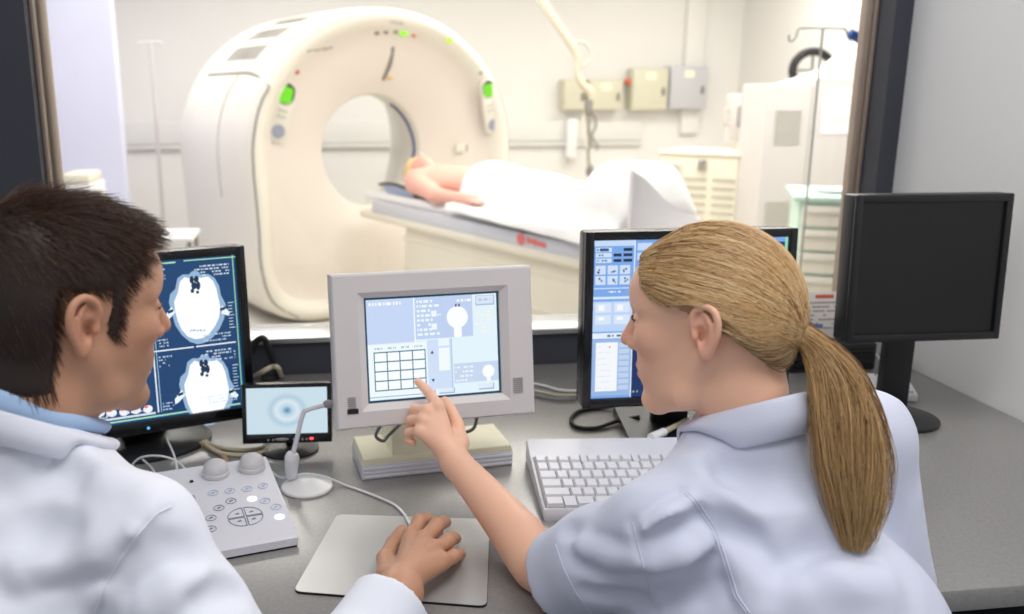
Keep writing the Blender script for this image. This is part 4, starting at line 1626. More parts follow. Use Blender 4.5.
# worn lettering on the rim (unreadable small marks)
b = MB()
for k in range(9):
    q = face_at(308 + k * 2.9, 50.5 - k * 0.35)
    b.box(q, (0.012, 0.004, 0.012 + 0.008 * (k % 3 == 0)))
for k in range(7):
    q = face_at(391 + k * 2.0, 21.5 + k * 0.35)
    b.box(q, (0.009, 0.004, 0.010))
b.build('worn_lettering', m_seam, gan)


def drum(ph, y, out=0.004):
    """a point on the outside of the housing at an angle and depth"""
    ys = [(p[2], p[1]) for p in PROF[13:20]]
    v = ys[-1][1]
    for (y0, v0), (y1, v1) in zip(ys, ys[1:]):
        if y0 <= y <= y1:
            v = v0 + (v1 - v0) * (y - y0) / (y1 - y0)
            break
    r = rho_s(ph) - v + out
    return (r * math.cos(ph), y, ZG + r * math.sin(ph))


def drum_patch(b, p0, p1, y0, y1, out=0.006, n=6):
    vs, fs = [], []
    for i in range(n + 1):
        ph = p0 + (p1 - p0) * i / n
        vs += [drum(ph, y0, out), drum(ph, y1, out), drum(ph, y0, -0.01), drum(ph, y1, -0.01)]
    for i in range(n):
        a, c = i * 4, i * 4 + 4
        fs += [(a, a + 1, c + 1, c), (a, c, c + 2, a + 2), (a + 1, a + 3, c + 3, c + 1)]
    fs += [(0, 2, 3, 1), (n * 4, n * 4 + 1, n * 4 + 3, n * 4 + 2)]
    b.pts(vs, fs)


for (a0, a1) in ((143, 135), (131, 123), (119.5, 113)):
    b = MB()
    drum_patch(b, R_(a0), R_(a1), 0.32, 0.85, 0.003)
    b.build('vent', mat('drum_vent_grey', srgb(158, 154, 146), rough=.6), gan)
    b = MB()
    for k in range(10):
        y = 0.335 + k * 0.053
        drum_patch(b, R_(a0 - .6), R_(a1 + .6), y, y + 0.008, 0.005, n=3)
    b.build('vent_louvres', m_seam if False else mat('vent_louvre_grey', srgb(130, 127, 120), rough=.6), gan)  # strips in a darker grey than the vent plate
# gaps between the covers
b = MB()
pts = [drum(R_(149), y) for y in (1.0, 0.75, 0.5, 0.3)] + [drum(R_(150), 0.16)] + [gpt(13, R_(a)) for a in (153, 158, 165, 175, 185, 195, 205, 215, 225, 235)]
b.tube(pts, 0.006, seg=5)
b.build('cover_seam', m_seam, gan)
b = MB()
b.tube([drum(R_(150), 0.42, .002)] + [drum(R_(a), 0.46, .002) for a in (158, 168, 180, 195)], 0.004, seg=5)
b.build('cover_seam', m_vent, gan)
b = MB()
b.tube([gpt(13, R_(a)) for a in range(-14, 34, 6)], 0.006, seg=5, smooth=False)
b.build('cover_seam', m_vent, gan)

# ------------------------------------------------------------------ couch
tb = thing('patient_table', 'sliding couch with a blue grey side rail leading into the scanner bore', 'table', GW @ Vector((0, -1.6, 0)), GA)
TBI = wm(tb).inverted() @ GW            # gantry-local to table-local


def gl_(x, y, z):
    return TBI @ Vector((x, y, z))


ZT_ = 0.80
y_in, y_out = -0.10, -2.55
b = MB()
sec = [(-0.24, ZT_ - 0.045), (-0.245, ZT_ - 0.015), (-0.225, ZT_ + 0.012), (-0.15, ZT_ - 0.006), (0, ZT_ - 0.018), (0.15, ZT_ - 0.006), (0.225, ZT_ + 0.012), (0.245, ZT_ - 0.015), (0.24, ZT_ - 0.045)]
b.prism(sec, y_out, y_in + 0.03, M=TBI, bev=0.004)
b.build('tabletop', m_wht, tb)
for s in (-1, 1):
    b = MB()
    b.box(gl_(s * 0.265, (y_out - 0.1 + y_in) / 2, ZT_ - 0.072), (0.035, y_in - y_out - 0.15, 0.075), bev=0.008)
    b.build('side_rail', m_rail, tb)
b = MB()
b.box(gl_(0, (y_out + y_in) / 2, ZT_ - 0.125), (0.58, y_in - y_out + 0.05, 0.05), bev=0.02)
b.build('carriage', m_ivory, tb)
b = MB()
b.prism([(-0.27, 0.0), (0.27, 0.0), (0.25, 0.42), (0.25, ZT_ - 0.15), (-0.25, ZT_ - 0.15), (-0.25, 0.42)], y_out + 0.15, y_in - 0.45, M=TBI, bev=0.02)
for k in range(2):
    b.box(gl_(0, (y_out + y_in) / 2 - 0.15, 0.58 - k * 0.17), (0.508 + k * 0.012, y_in - y_out - 0.56, 0.010), bev=0.003)
b.build('pedestal', m_ivory, tb)
# red emblem and word mark on the rail
nrm = GW.to_3x3() @ Vector((-1, 0, 0))


def on_rail(px, py):
    return wm(tb).inverted() @ PPL(px, py, GW @ Vector((-0.2835, 0, 0)), nrm)


q = on_rail(521, 239)
b = MB()
T = Matrix.Translation(q) @ Matrix.Rotation(R_(90), 4, 'Y')
b.lathe([(0.030, -0.002), (0.030, 0.002), (0.0, 0.002)], 20, M=T)
x = 0.05
for k in range(8):
    q2 = on_rail(528 + k * 2.4, 240.2 + k * 0.75)
    b.box(q2, (0.004, 0.016, 0.022 + 0.01 * (k in (0, 3))))
b.build('red_emblem', mat('red_emblem', srgb(222, 120, 116), rough=.5), tb, smooth=False)

# head rest / pillow, patient, sheet
pil = thing('pillow', 'pale blue head cushion under the patient at the scanner bore', 'pillow', GW @ Vector((0, -0.34, ZT_)), GA)
b = MB()
b.prism([(-0.16, 0.0), (0.16, 0.0), (0.19, 0.06), (0.12, 0.05), (0.06, 0.035), (-0.06, 0.035), (-0.12, 0.05), (-0.19, 0.06)], -0.16, 0.16, bev=0.01)
b.build('cushion', mat('pale_blue_cushion', srgb(206, 218, 246), rough=.7), pil)
b = MB()
b.tube([(-0.196, -0.165, 0.055), (-0.2, 0.0, 0.07), (-0.196, 0.165, 0.055)], 0.010, seg=8)
b.build('strap', m_black, pil)

m_skinp = mat('fair_skin', srgb(238, 190, 165), rough=0.5, sss=0.05, attr='tint')
G = lambda x, y, z: GW @ Vector((x, y + 0.10, z))
pat = thing('person', 'person lying on the scanner couch under a white sheet, arm at the side', 'person', GW @ Vector((0, -1.1, ZT_)), GA)
zb = ZT_ + 0.0
s = SDF(np.minimum.reduce([np.array(G(*q)) for q in ((-.45, .1, 0), (.45, .1, 0), (-.45, -2.6, 0), (.45, -2.6, 0))]) * [1, 1, 0] + [0, 0, 0.72],
        np.maximum.reduce([np.array(G(*q)) for q in ((-.45, .1, 0), (.45, .1, 0), (-.45, -2.6, 0), (.45, -2.6, 0))]) * [1, 1, 0] + [0, 0, 1.25], 0.011)
rotG = [list(r) for r in GW.to_3x3()]
hz = zb + 0.125
s.ell(G(0, -0.43, hz), (0.075, 0.112, 0.092), rotG, k=0.02)
s.ell(G(0, -0.47, hz + 0.035), (0.055, 0.085, 0.065), rotG, k=0.02)
s.cap(G(0, -0.455, hz + 0.085), G(0, -0.435, hz + 0.108), 0.013, 0.013, k=0.02)
s.cap(G(0, -0.52, hz), G(0, -0.62, zb + 0.10), 0.055, 0.06, k=0.03)
s.ell(G(0, -0.80, zb + 0.100), (0.19, 0.26, 0.092), rotG, k=0.05)
s.ell(G(0, -1.10, zb + 0.10), (0.16, 0.24, 0.09), rotG, k=0.05)
s.cap(G(-0.17, -0.66, zb + 0.10), G(0.17, -0.66, zb + 0.10), 0.075, 0.075, k=0.05)
for sx in (-1, 1):
    s.chain([G(sx * 0.185, -0.67, zb + 0.095), G(sx * 0.235, -0.95, zb + 0.055), G(sx * 0.225, -1.17, zb + 0.06), G(sx * 0.21, -1.26, zb + 0.06)], [0.058, 0.044, 0.032, 0.03], k=0.02)
    for j in range(4):
        s.cap(G(sx * (0.185 + 0.018 * j), -1.25, zb + 0.06), G(sx * (0.185 + 0.019 * j), -1.36 + abs(j - 1.5) * .012, zb + 0.052), 0.012, 0.010, k=0.008)
    s.cap(G(sx * 0.19, -1.22, zb + 0.065), G(sx * 0.155, -1.30, zb + 0.07), 0.013, 0.011, k=0.01)
    s.chain([G(sx * 0.09, -1.25, zb + 0.09), G(sx * 0.10, -1.70, zb + 0.085), G(sx * 0.10, -2.12, zb + 0.06)], [0.085, 0.06, 0.042], k=0.03)
    s.cap(G(sx * 0.10, -2.12, zb + 0.06), G(sx * 0.12, -2.16, zb + 0.20), 0.042, 0.035, k=0.02)
V_, Q_ = s.mesh(2)
V_, Q_ = biggest_island(V_, Q_)
me = np_mesh('person_body', V_, Q_)
paint(me, np.tile(np.array(srgb(238, 178, 160)), (len(V_), 1)))
link_mesh('body', me, m_skinp, pat, world=True)
# short fair hair
s = SDF(np.array(G(0, -0.42, hz)) - 0.2, np.array(G(0, -0.42, hz)) + 0.2, 0.007)
s.ell(G(0, -0.405, hz - 0.005), (0.084, 0.115, 0.098), rotG, k=0.0)
s.cap(G(0, -0.52, hz - .01), G(0, -0.6, hz - .01), 0.062, k=0.01, op='sub')
s.ell(G(0, -0.49, hz + 0.045), (0.10, 0.085, 0.085), rotG, k=0.012, op='sub')
V_, Q_ = s.mesh(1)
link_mesh('hair', np_mesh('patient_hair', V_, Q_), mat('fair_hair', srgb(236, 206, 150), rough=0.6, bump=0.3, bscale=60), pat, world=True)

# sheet draped over the patient from the chest down
m_sheet = mat('white_sheet', (0.88, 0.88, 0.87), rough=0.7, bump=0.05, bscale=20)
NX, NY = 44, 70
ys_, ye_ = -1.08, -2.36
vs, fs = [], []
rs2 = random.Random(3)


def body_h(x, y):
    h = ZT_ + 0.024
    ax = abs(x)
    if y > -1.25:
        t = max(0, 1 - (ax / 0.205) ** 3)
        h = max(h, ZT_ + 0.222 * math.sqrt(t))
    else:
        t1 = (y + 1.25) / (-2.12 + 1.25)
        rr = 0.165 + (0.10 - 0.165) * min(t1, 1)
        rr_w = (0.155 if y > -1.42 else 0.155 + 0.06 * min(1, (-1.42 - y) / .12)) + (0.16 - 0.21) * min(t1, 1)
        t = max(0, 1 - (ax / (rr_w + 0.05)) ** 3)
        h = max(h, ZT_ + (rr + 0.045) * t ** 0.5)
    if y < -2.0:
        f = min(1, (-1.96 - y) / 0.12)
        t = max(0, 1 - (ax / 0.25) ** 4)
        h = max(h, ZT_ + 0.29 * f * t ** 0.5)
    return h


for j in range(NY + 1):
    y = ys_ + (ye_ - ys_) * j / NY
    for i in range(NX + 1):
        u = -1 + 2 * i / NX
        x = u * 0.35
        edge = 0.262
        wob = 0.012 * math.sin(y * 9 + u * 3) + 0.008 * math.sin(y * 23 + 1)
        if abs(x) <= edge:
            z = body_h(x, y) + 0.012 + 0.005 * math.sin(y * 17 + x * 20)
            xx = x
        else:
            d = abs(x) - edge
            xx = math.copysign(edge + 0.028 + 0.25 * d + wob * d * 4, x)
            z = ZT_ + 0.04 - d * 0.85 * (0.75 + 0.25 * math.sin(y * 2.2 + 0.6))
        fe = min(1.0, max(0.0, (y - ye_) / 0.09)) ** 0.5
        if abs(x) <= edge:
            z = ZT_ + 0.035 + (z - ZT_ - 0.035) * fe
        # gather at the top edge: slants down towards the near side
        yy = y - (0.06 * (-u) if u < 0 else 0.0) * (1 - j / NY)
        vs.append((xx, yy, z))
for j in range(NY):
    for i in range(NX):
        a = j * (NX + 1) + i
        fs.append((a, a + 1, a + NX + 2, a + NX + 1))
sh = MB()
sh.pts(vs, fs, M=GW @ Matrix.Translation((0, 0.10, 0)))
so = sh.build('bed_sheet', m_sheet, angle=180)
md = so.modifiers.new('thickness', 'SOLIDIFY')
md.thickness = 0.006
md = so.modifiers.new('smooth', 'SMOOTH')
md.iterations = 4
tag(so, 'white sheet draped over the patient from chest to feet', 'sheet')
# curved white board at the foot end
fbd = thing('foot_board', 'curved white board standing at the foot end of the couch', 'board', GW @ Vector((-0.03, -2.31, ZT_)), GA)
b = MB()
b.prism([(-0.22, 0.03), (0.20, 0.03), (0.20, 0.07), (0.10, 0.10), (-0.04, 0.17), (-0.15, 0.26), (-0.22, 0.30)], -0.012, 0.012, bev=0.004)
b.build('panel', mat('white_board', srgb(236, 232, 236), rough=.5), fbd)
b = MB()
b.box((0, 0, 0.016), (0.44, 0.08, 0.032), bev=0.004)
b.build('foot', m_ivory, fbd)

# ------------------------------------------------------------------ wall boxes
def wallbox(name, label, x0, x1, y0, y1, m, depth=0.16, latch=None, lab=True, group=None):
    a, c = PY(x0, y0, YB - depth), PY(x1, y1, YB - depth)
    cx, cz = (a.x + c.x) / 2, (a.z + c.z) / 2
    t = thing(name, label, 'wall box', (cx, YB - depth / 2, cz), 0, group)
    w, h = abs(c.x - a.x), abs(a.z - c.z)
    b = MB()
    b.box((0, 0.008, 0), (w, depth - 0.016, h), bev=0.008)
    b.build('case', m, t)
    b = MB()
    b.box((0, -depth / 2, 0), (w - 0.01, 0.016, h - 0.01), bev=0.006)
    b.build('door', m, t)
    b = MB()
    b.box((w * 0.36, -depth / 2 - 0.012, -0.02), (0.025, 0.02, 0.07), bev=0.004)
    b.build('latch', m_seam, t)
    if lab:
        b = MB()
        b.box((0.0, -depth / 2 - 0.009, h / 2 - 0.07), (0.09, 0.003, 0.06), bev=0.001)
        b.build('sticker', mat('yellowish_sticker', srgb(246, 240, 214), rough=.5), t)


wallbox('switch_box', 'small cream wall box, leftmost behind the hanging cables', 564, 585, 79, 110, m_ivory2, lab=False)
wallbox('switch_box', 'cream wall box just right of the hanging cables', 589, 622, 79, 110, m_ivory2)
wallbox('switch_box', 'taller cream wall box beside the orange handle', 633, 667, 68, 110, m_ivory2)
wallbox('switch_box', 'light grey wall box by the pale pilaster', 671, 706, 66, 109, m_gbox)
ol = thing('wall_lamp', 'small orange lamp on the wall between two cream boxes', 'lamp', PY(627, 82, YB - 0.04))
b = MB()
b.cyl((0, 0.04, 0), (0, -0.03, 0), 0.02, seg=12)
b.build('bracket', m_steel, ol)
b = MB()
b.ell((0, -0.05, 0.005), (0.04, 0.035, 0.032))
b.ell((0.02, -0.05, 0.02), (0.03, 0.025, 0.02))
b.build('lens', mat('orange_plastic', srgb(226, 100, 30), rough=.4), ol)
wp = thing('dispenser', 'narrow white dispenser on the wall beneath the leftmost cream box', 'dispenser', PY(571, 138, YB - 0.055))
b = MB()
b.box((0, 0, 0), (0.10, 0.11, 0.36), bev=0.02)
b.build('case', m_wht, wp)
b = MB()
b.box((0, -0.03, -0.20), (0.06, 0.06, 0.05), bev=0.01)
b.build('spout', m_vent, wp)

# ------------------------------------------------------------------ ceiling arm with hanging leads
Yh = 6.6
m_arm = mat('beige_enamel', srgb(204, 194, 174), rough=.45)
arm = thing('ceiling_arm', 'cream injector arm hanging from the ceiling with tangled leads', 'ceiling arm', PY(541, 0, Yh) + Vector((0, 0, 0.0)))
b = MB()
top = PY(541, 0, Yh)
top2 = top + (top - PY(575, 50, Yh)) * 0.9
b.tube([(top2.x, top2.y, 2.70), top2, PY(575, 50, Yh)], [0.035, 0.035, 0.03], seg=12, smooth=False)
b.cyl((top2.x, top2.y, 2.70), (top2.x, top2.y, 2.64), 0.08)
b.build('boom', m_arm, arm, world=True)
b = MB()
b.tube([PY(574, 47, Yh), PY(578, 60, Yh), PY(577, 72, Yh), PY(582, 84, Yh), PY(590, 92, Yh), PY(591, 104, Yh), PY(589, 118, Yh)], [0.03, 0.03, 0.026, 0.03, 0.032, 0.022, 0.02], seg=10)
b.build('wrist', m_arm, arm, world=True)
b = MB()
b.tube([PY(575, 43, Yh), PY(583, 42, Yh), PY(590, 50, Yh), PY(590, 60, Yh), PY(583, 67, Yh), PY(578, 70, Yh)], 0.012, seg=8)
b.build('hose', m_vent, arm, world=True)
for k, pts in enumerate((((588, 98), (587, 110), (588, 122), (590, 140), (588, 155), (590, 172)), ((594, 112), (596, 125), (592, 136), (598, 146), (595, 150)), ((590, 104), (584, 120), (586, 140), (590, 158)), ((592, 118), (588, 132), (594, 148)))):
    b = MB()
    b.tube([PY(x, y, Yh + 0.01 * k) for x, y in pts], 0.011, seg=8)
    b.build('lead', [m_steel, m_steel, m_ivory, m_vent][k], arm, world=True)
b = MB()
q = PY(590, 171, Yh)
b.ell(q, (0.03, 0.03, 0.05))
b.build('plug', m_seam, arm, world=True)
b = MB()
b.box(PY(589, 108, Yh), (0.05, 0.05, 0.13), bev=0.01)
b.build('clamp', m_seam, arm, world=True)

# ------------------------------------------------------------------ machines on the right
def at_cab(name, label, x0, x1, yt, yb, Yf, dep, m, rz=0.0):
    a, c = PY(x0, yt, Yf), PY(x1, yt, Yf)
    t = thing(name, label, 'cabinet', ((a.x + c.x) / 2, Yf + dep / 2, 0), rz)
    return t, abs(c.x - a.x), (a.z + c.z) / 2


# low ivory unit with louvres, turned a little
Yf = 5.6
a, c = PY(660, 150, Yf + 0.35), PY(739, 162, Yf)
dirx = Vector((c.x - a.x, c.y - a.y, 0))
w = dirx.length
rz = math.atan2(dirx.y, dirx.x)
low = thing('low_cabinet', 'low ivory machine cabinet with vent louvres and dials', 'cabinet', ((a.x + c.x) / 2, (a.y + c.y) / 2, 0), rz)
h = (a.z + c.z) / 2
b = MB()
b.box((0, 0.25, h / 2), (w, 0.50, h), bev=0.012)
b.build('case', m_ivory, low)
b = MB()
b.box((0, 0.25, h + 0.012), (w + 0.02, 0.52, 0.024), bev=0.006)
b.build('lid', m_ivory, low)
for k in range(8):
    for x in (-0.03, 0.16):
        b = MB()
        b.box((x + 0.02, -0.004, h - 0.15 - k * 0.055), (0.15, 0.012, 0.018), bev=0.003)
        b.build('louvre', m_vent, low)
b = MB()
b.box((-0.19, -0.004, h - 0.12), (0.17, 0.012, 0.15), bev=0.004)
b.build('instrument_plate', m_pnl, low)
for x in (-0.23, -0.15):
    b = MB()
    b.cyl((x, -0.008, h - 0.085), (x, -0.025, h - 0.085), 0.026, seg=16)
    b.build('dial', m_vent, low)
b = MB()
b.cyl((-0.19, -0.008, h - 0.15), (-0.19, -0.02, h - 0.15), 0.022, seg=16)
b.build('white_knob', m_wht, low)
b = MB()
b.box((0.03, -0.012, h - 0.06), (0.05, 0.03, 0.07), bev=0.006)
b.build('key_switch', m_steel, low)

# tall white cabinet behind it
Yt = 5.3
a, c = PY(768, 84, Yt), PY(890, 84, Yt)
tall = thing('tall_cabinet', 'tall white machine cabinet with a sloping lid and a posted sheet', 'cabinet', ((a.x + c.x) / 2, Yt, 0))
w, h = c.x - a.x, a.z
b = MB()
b.box((0, 0.17, h / 2), (w, 0.34, h), bev=0.012)
b.build('case', mat('white_cabinet', srgb(210, 205, 203), rough=.5), tall)
b = MB()
q = Vector((PY(832, 82, Yt).x - (a.x + c.x) / 2, 0, 0)).x
b.prism([(q - 0.22, h), (w / 2, h), (w / 2, h + 0.32), (q + 0.05, h + 0.07)], 0.02, 0.32, bev=0.01)
b.build('sloping_lid', m_wht, tall)
b = MB()
xx = PY(790, 100, Yt).x - (a.x + c.x) / 2
for k in range(9):
    b.box((xx, -0.004, h - 0.16 - k * 0.024), (0.17, 0.008, 0.008))
for k in range(9):
    b.box((xx - .02, -0.004, h - 0.72 - k * 0.024), (0.17, 0.008, 0.008))
b.build('vent_grille', m_vent, tall)
b = MB()
xs = PY(812, 100, Yt).x - (a.x + c.x) / 2
b.box((xs, -0.003, h / 2), (0.006, 0.006, h - 0.02))
b.build('door_gap', m_vent, tall)
b = MB()
x0_, x1_ = PY(823, 100, Yt).x - (a.x + c.x) / 2, PY(858, 100, Yt).x - (a.x + c.x) / 2
zt_, zb_ = PY(840, 88, Yt).z, PY(840, 134, Yt).z
b.box(((x0_ + x1_) / 2, -0.003, (zt_ + zb_) / 2), (x1_ - x0_, 0.004, zt_ - zb_))
b.build('posted_sheet', mat('white_paper', srgb(244, 242, 246), rough=.6), tall)
b = MB()
for k in range(9):
    z = zt_ - 0.05 - k * (zt_ - zb_ - 0.09) / 9
    b.box(((x0_ + x1_) / 2 - 0.01 + 0.012 * (k % 2), -0.006, z), ((x1_ - x0_) * (0.7 - 0.12 * (k % 3)), 0.002, 0.006))
b.build('posted_print', mat('faint_grey_print', srgb(206, 202, 212), rough=.6), tall)
# dark curved head rest seen over the cabinet
wh = thing('wheel', 'black curved wheel rim showing above the tall white cabinet', 'wheel', (PY(812, 70, 6.3).x, 6.3, 0))
b = MB()
zc_ = PY(812, 70, 6.3).z
pts = [(0.15 * math.cos(R_(t)), 0, zc_ + 0.0 + 0.13 * math.sin(R_(t))) for t in range(0, 360, 15)]
b.tube(pts, 0.03, seg=10, closed=True, smooth=False)
b.build('tyre', m_rubber, wh)
b = MB()
b.cyl((0, 0, zc_ - 0.12), (0, 0, 0.02), 0.02)
b.cyl((-0.14, 0, zc_), (0.14, 0, zc_), 0.012, seg=8)
b.cyl((0, 0, zc_ - .12), (0, 0, zc_ + .12), 0.012, seg=8)
b.build('stem', m_steel, wh)
b = MB()
b.lathe([(0, 0), (0.22, 0), (0.22, 0.02), (0.03, 0.04), (0, 0.04)], 24)
b.build('foot', m_steel, wh)
# wall phone / panel beside the tall cabinet
ph_ = thing('wall_panel', 'white wall panel with a grey screen left of the tall cabinet', 'wall panel', PY(739, 118, 6.0))
b = MB()
b.box((0, 0, 0), (0.17, 0.07, 0.32), bev=0.01)
b.build('case', mat('white_cabinet', srgb(210, 205, 203), rough=.5), ph_)
b = MB()
b.box((0.01, -0.037, 0.01), (0.08, 0.01, 0.14), bev=0.003)
b.build('screen', m_greyd, ph_)
b = MB()
b.tube([(-0.085, -0.02, 0.06), (-0.12, -0.03, 0.05), (-0.125, -0.03, -0.03), (-0.085, -0.02, -0.05)], 0.008, seg=8)
b.build('handle', m_vent, ph_)
b = MB()
b.cyl((0, 0.0, -0.16), (0, 0.0, -(PY(739, 118, 6.0).z)), 0.025)
b.build('post', m_ivory, ph_)

# drip stand
Yi = 3.6
ip = PY(823, 28, Yi)
iv = thing('drip_stand', 'thin steel drip stand with a hooked crossbar before the tall cabinet', 'drip stand', (ip.x, Yi, 0))
b = MB()
lo_ = PY(797, 170, Yi)
b.tube([(0, 0, ip.z), (0, 0, 0.08)], 0.005, seg=10, smooth=False)
b.build('pole', m_steel, iv)
b = MB()
Lh = lambda px, py: Vector((PY(px, py, Yi).x - ip.x, 0, PY(px, py, Yi).z))
b.tube([Lh(789, 35), Lh(789, 40), Lh(792, 41), Lh(796, 37), Lh(798, 30), Lh(803, 28), Lh(823, 28), Lh(842, 28.5), Lh(846, 31), Lh(848, 37), Lh(851, 40), Lh(854, 36)], 0.0045, seg=8)
b.build('hook_bar', m_steel, iv)
for k in range(5):
    a_ = 2 * PI * k / 5 + 0.3
    b = MB()
    b.tube([(0, 0, 0.10), (0.12 * math.cos(a_), 0.12 * math.sin(a_), 0.085), (0.27 * math.cos(a_), 0.27 * math.sin(a_), 0.06)], [0.016, 0.014, 0.012], seg=8)
    b.cyl((0.27 * math.cos(a_) - .012, 0.27 * math.sin(a_), 0.025), (0.27 * math.cos(a_) + .012, 0.27 * math.sin(a_), 0.025), 0.025)
    b.build('leg', m_steel, iv)
bl = thing('hanging_strap', 'dark blue strap hanging from the drip stand hook at the window edge', 'strap', PY(851, 37, Yi - 0.012))
b = MB()
L2_ = lambda px, py: PY(px, py, Yi - 0.012)
b.tube([L2_(850, 33), L2_(857, 37), L2_(864, 42), L2_(868, 47)], [0.018, 0.02, 0.022, 0.02], seg=10)
b.build('band', mat('dark_blue_fabric', srgb(24, 70, 140), rough=.6), bl, world=True)

# mint green trolley
Yr = 4.0
a, c = PY(797, 200, Yr), PY(846, 204, Yr)
tro = thing('trolley', 'mint green drawer trolley behind the notice card', 'trolley', ((a.x + c.x) / 2 + 0.06, Yr, 0), R_(-24))
w, h = c.x - a.x + 0.08, a.z
m_mint = mat('mint_green_paint', srgb(196, 222, 210), rough=.45)
b = MB()
b.box((0, 0.25, h / 2 + 0.05), (w - 0.03, 0.46, h - 0.1), bev=0.006)
b.build('body', m_mint, tro)
b = MB()
b.box((0, 0.25, h), (w + 0.03, 0.52, 0.025), bev=0.01)
b.build('top', m_mint, tro)
for k in range(5):
    b = MB()
    b.box((-0.015, 0.012, h - 0.085 - k * 0.115), (w - 0.10, 0.03, 0.10), bev=0.006)
    dr = b.build('drawer', mat('drawer_front', srgb(226, 220, 208), rough=.45), tro)
    b = MB()
    b.box((-0.015, -0.008, h - 0.065 - k * 0.115), (w * 0.6, 0.012, 0.012), bev=0.003)
    b.build('handle', m_vent, dr)
for sx in (-1, 1):
    for yy in (0.06, 0.44):
        b = MB()
        b.cyl((sx * (w / 2 - 0.05) - 0.012, yy, 0.045), (sx * (w / 2 - 0.05) + 0.012, yy, 0.045), 0.045)
        b.cyl((sx * (w / 2 - 0.05), yy, 0.05), (sx * (w / 2 - 0.05), yy, 0.14), 0.012)
        b.build('caster', m_seam, tro)
tr_ = thing('tray', 'white tray lying on the mint green trolley', 'tray', wm(tro) @ Vector((0.04, 0.2, h + 0.0125)), R_(12))
b = MB()
b.lathe([(0, 0), (0.08, 0), (0.095, 0.02), (0.09, 0.02), (0.076, 0.005), (0, 0.005)], 28, M=Matrix.Diagonal((1.25, 1, 1, 1)))
b.build('dish', m_wht, tr_)

# ------------------------------------------------------------------ left of the scanner
Yp = 6.2
tp_ = PY(150, 42, Yp)
st = thing('drip_stand', 'faint thin pole stand against the pale wall left of the scanner', 'drip stand', (tp_.x, Yp, 0))
b = MB()
b.tube([(0, 0, tp_.z), (0, 0, 1.2)], 0.008, seg=8, smooth=False)
b.tube([(0, 0, 1.22), (0, 0, 0.06)], 0.013, seg=8, smooth=False)
b.build('pole', mat('pale_metal', srgb(206, 200, 196), rough=.4), st)
b = MB()
b.tube([(-0.07, 0, tp_.z - .02), (-0.07, 0, tp_.z), (0.07, 0, tp_.z), (0.07, 0, tp_.z - .02)], 0.006, seg=6, smooth=False)
b.build('hook_bar', mat('pale_metal', srgb(206, 200, 196), rough=.4), st)
for k in range(4):
    a_ = PI / 2 * k + 0.4
    b = MB()
    b.tube([(0, 0, 0.07), (0.25 * math.cos(a_), 0.25 * math.sin(a_), 0.03)], 0.014, seg=8, smooth=False)
    b.ell((0.25 * math.cos(a_), 0.25 * math.sin(a_), 0.022), (0.022, 0.022, 0.022), u=10, v=8)
    b.build('leg', m_vent, st)
bx = PY(76, 174, 4.6)
sd = thing('storage_unit', 'white box unit standing before the lavender door', 'cabinet', (bx.x + 0.02, 4.6, 0))
b = MB()
b.box((-0.03, 0.15, (bx.z - 0.05) / 2), (0.15, 0.3, bx.z - 0.05), bev=0.01)
b.build('case', m_wht, sd)
b = MB()
b.box((-0.03, 0.13, bx.z - 0.025), (0.14, 0.26, 0.05), bev=0.012)
b.build('lid', m_ivory, sd)
sh_ = PY(160, 238, 4.4)
sv = thing('side_shelf', 'low white instrument shelf beside the scanner housing, above the left monitor', 'shelf', (sh_.x, 4.4, 0))
b = MB()
b.box((0, 0.15, sh_.z - 0.012), (0.30, 0.3, 0.024), bev=0.006)
b.build('shelf_top', m_wht, sv)
for sx in (-1, 1):
    for yy in (0.03, 0.27):
        b = MB()
        b.cyl((sx * 0.13, yy, 0), (sx * 0.13, yy, sh_.z - 0.02), 0.012, seg=10)
        b.build('leg', m_steel, sv)
# ================================================================== people
from mathutils.bvhtree import BVHTree
Z = Vector((0, 0, 1))


class Frame:
    def __init__(self, o, f, up=None):
        self.o = Vector(o)
        self.f = Vector(f).normalized()
        u = Vector(up) if up is not None else Z
        self.l = u.cross(self.f).normalized()
        self.u = self.f.cross(self.l).normalized()
        self.s = 1.0
        self.R = Matrix((self.f, self.l, self.u)).transposed()

    def __call__(self, x, y, z):
        return self.o + (self.f * x + self.l * y + self.u * z) * self.s

    def rot(self):
        return [list(r) for r in self.R]

    def loc(self, V):
        A = np.array(self.rot())
        return (np.asarray(V) - np.array(self.o)) @ A / self.s


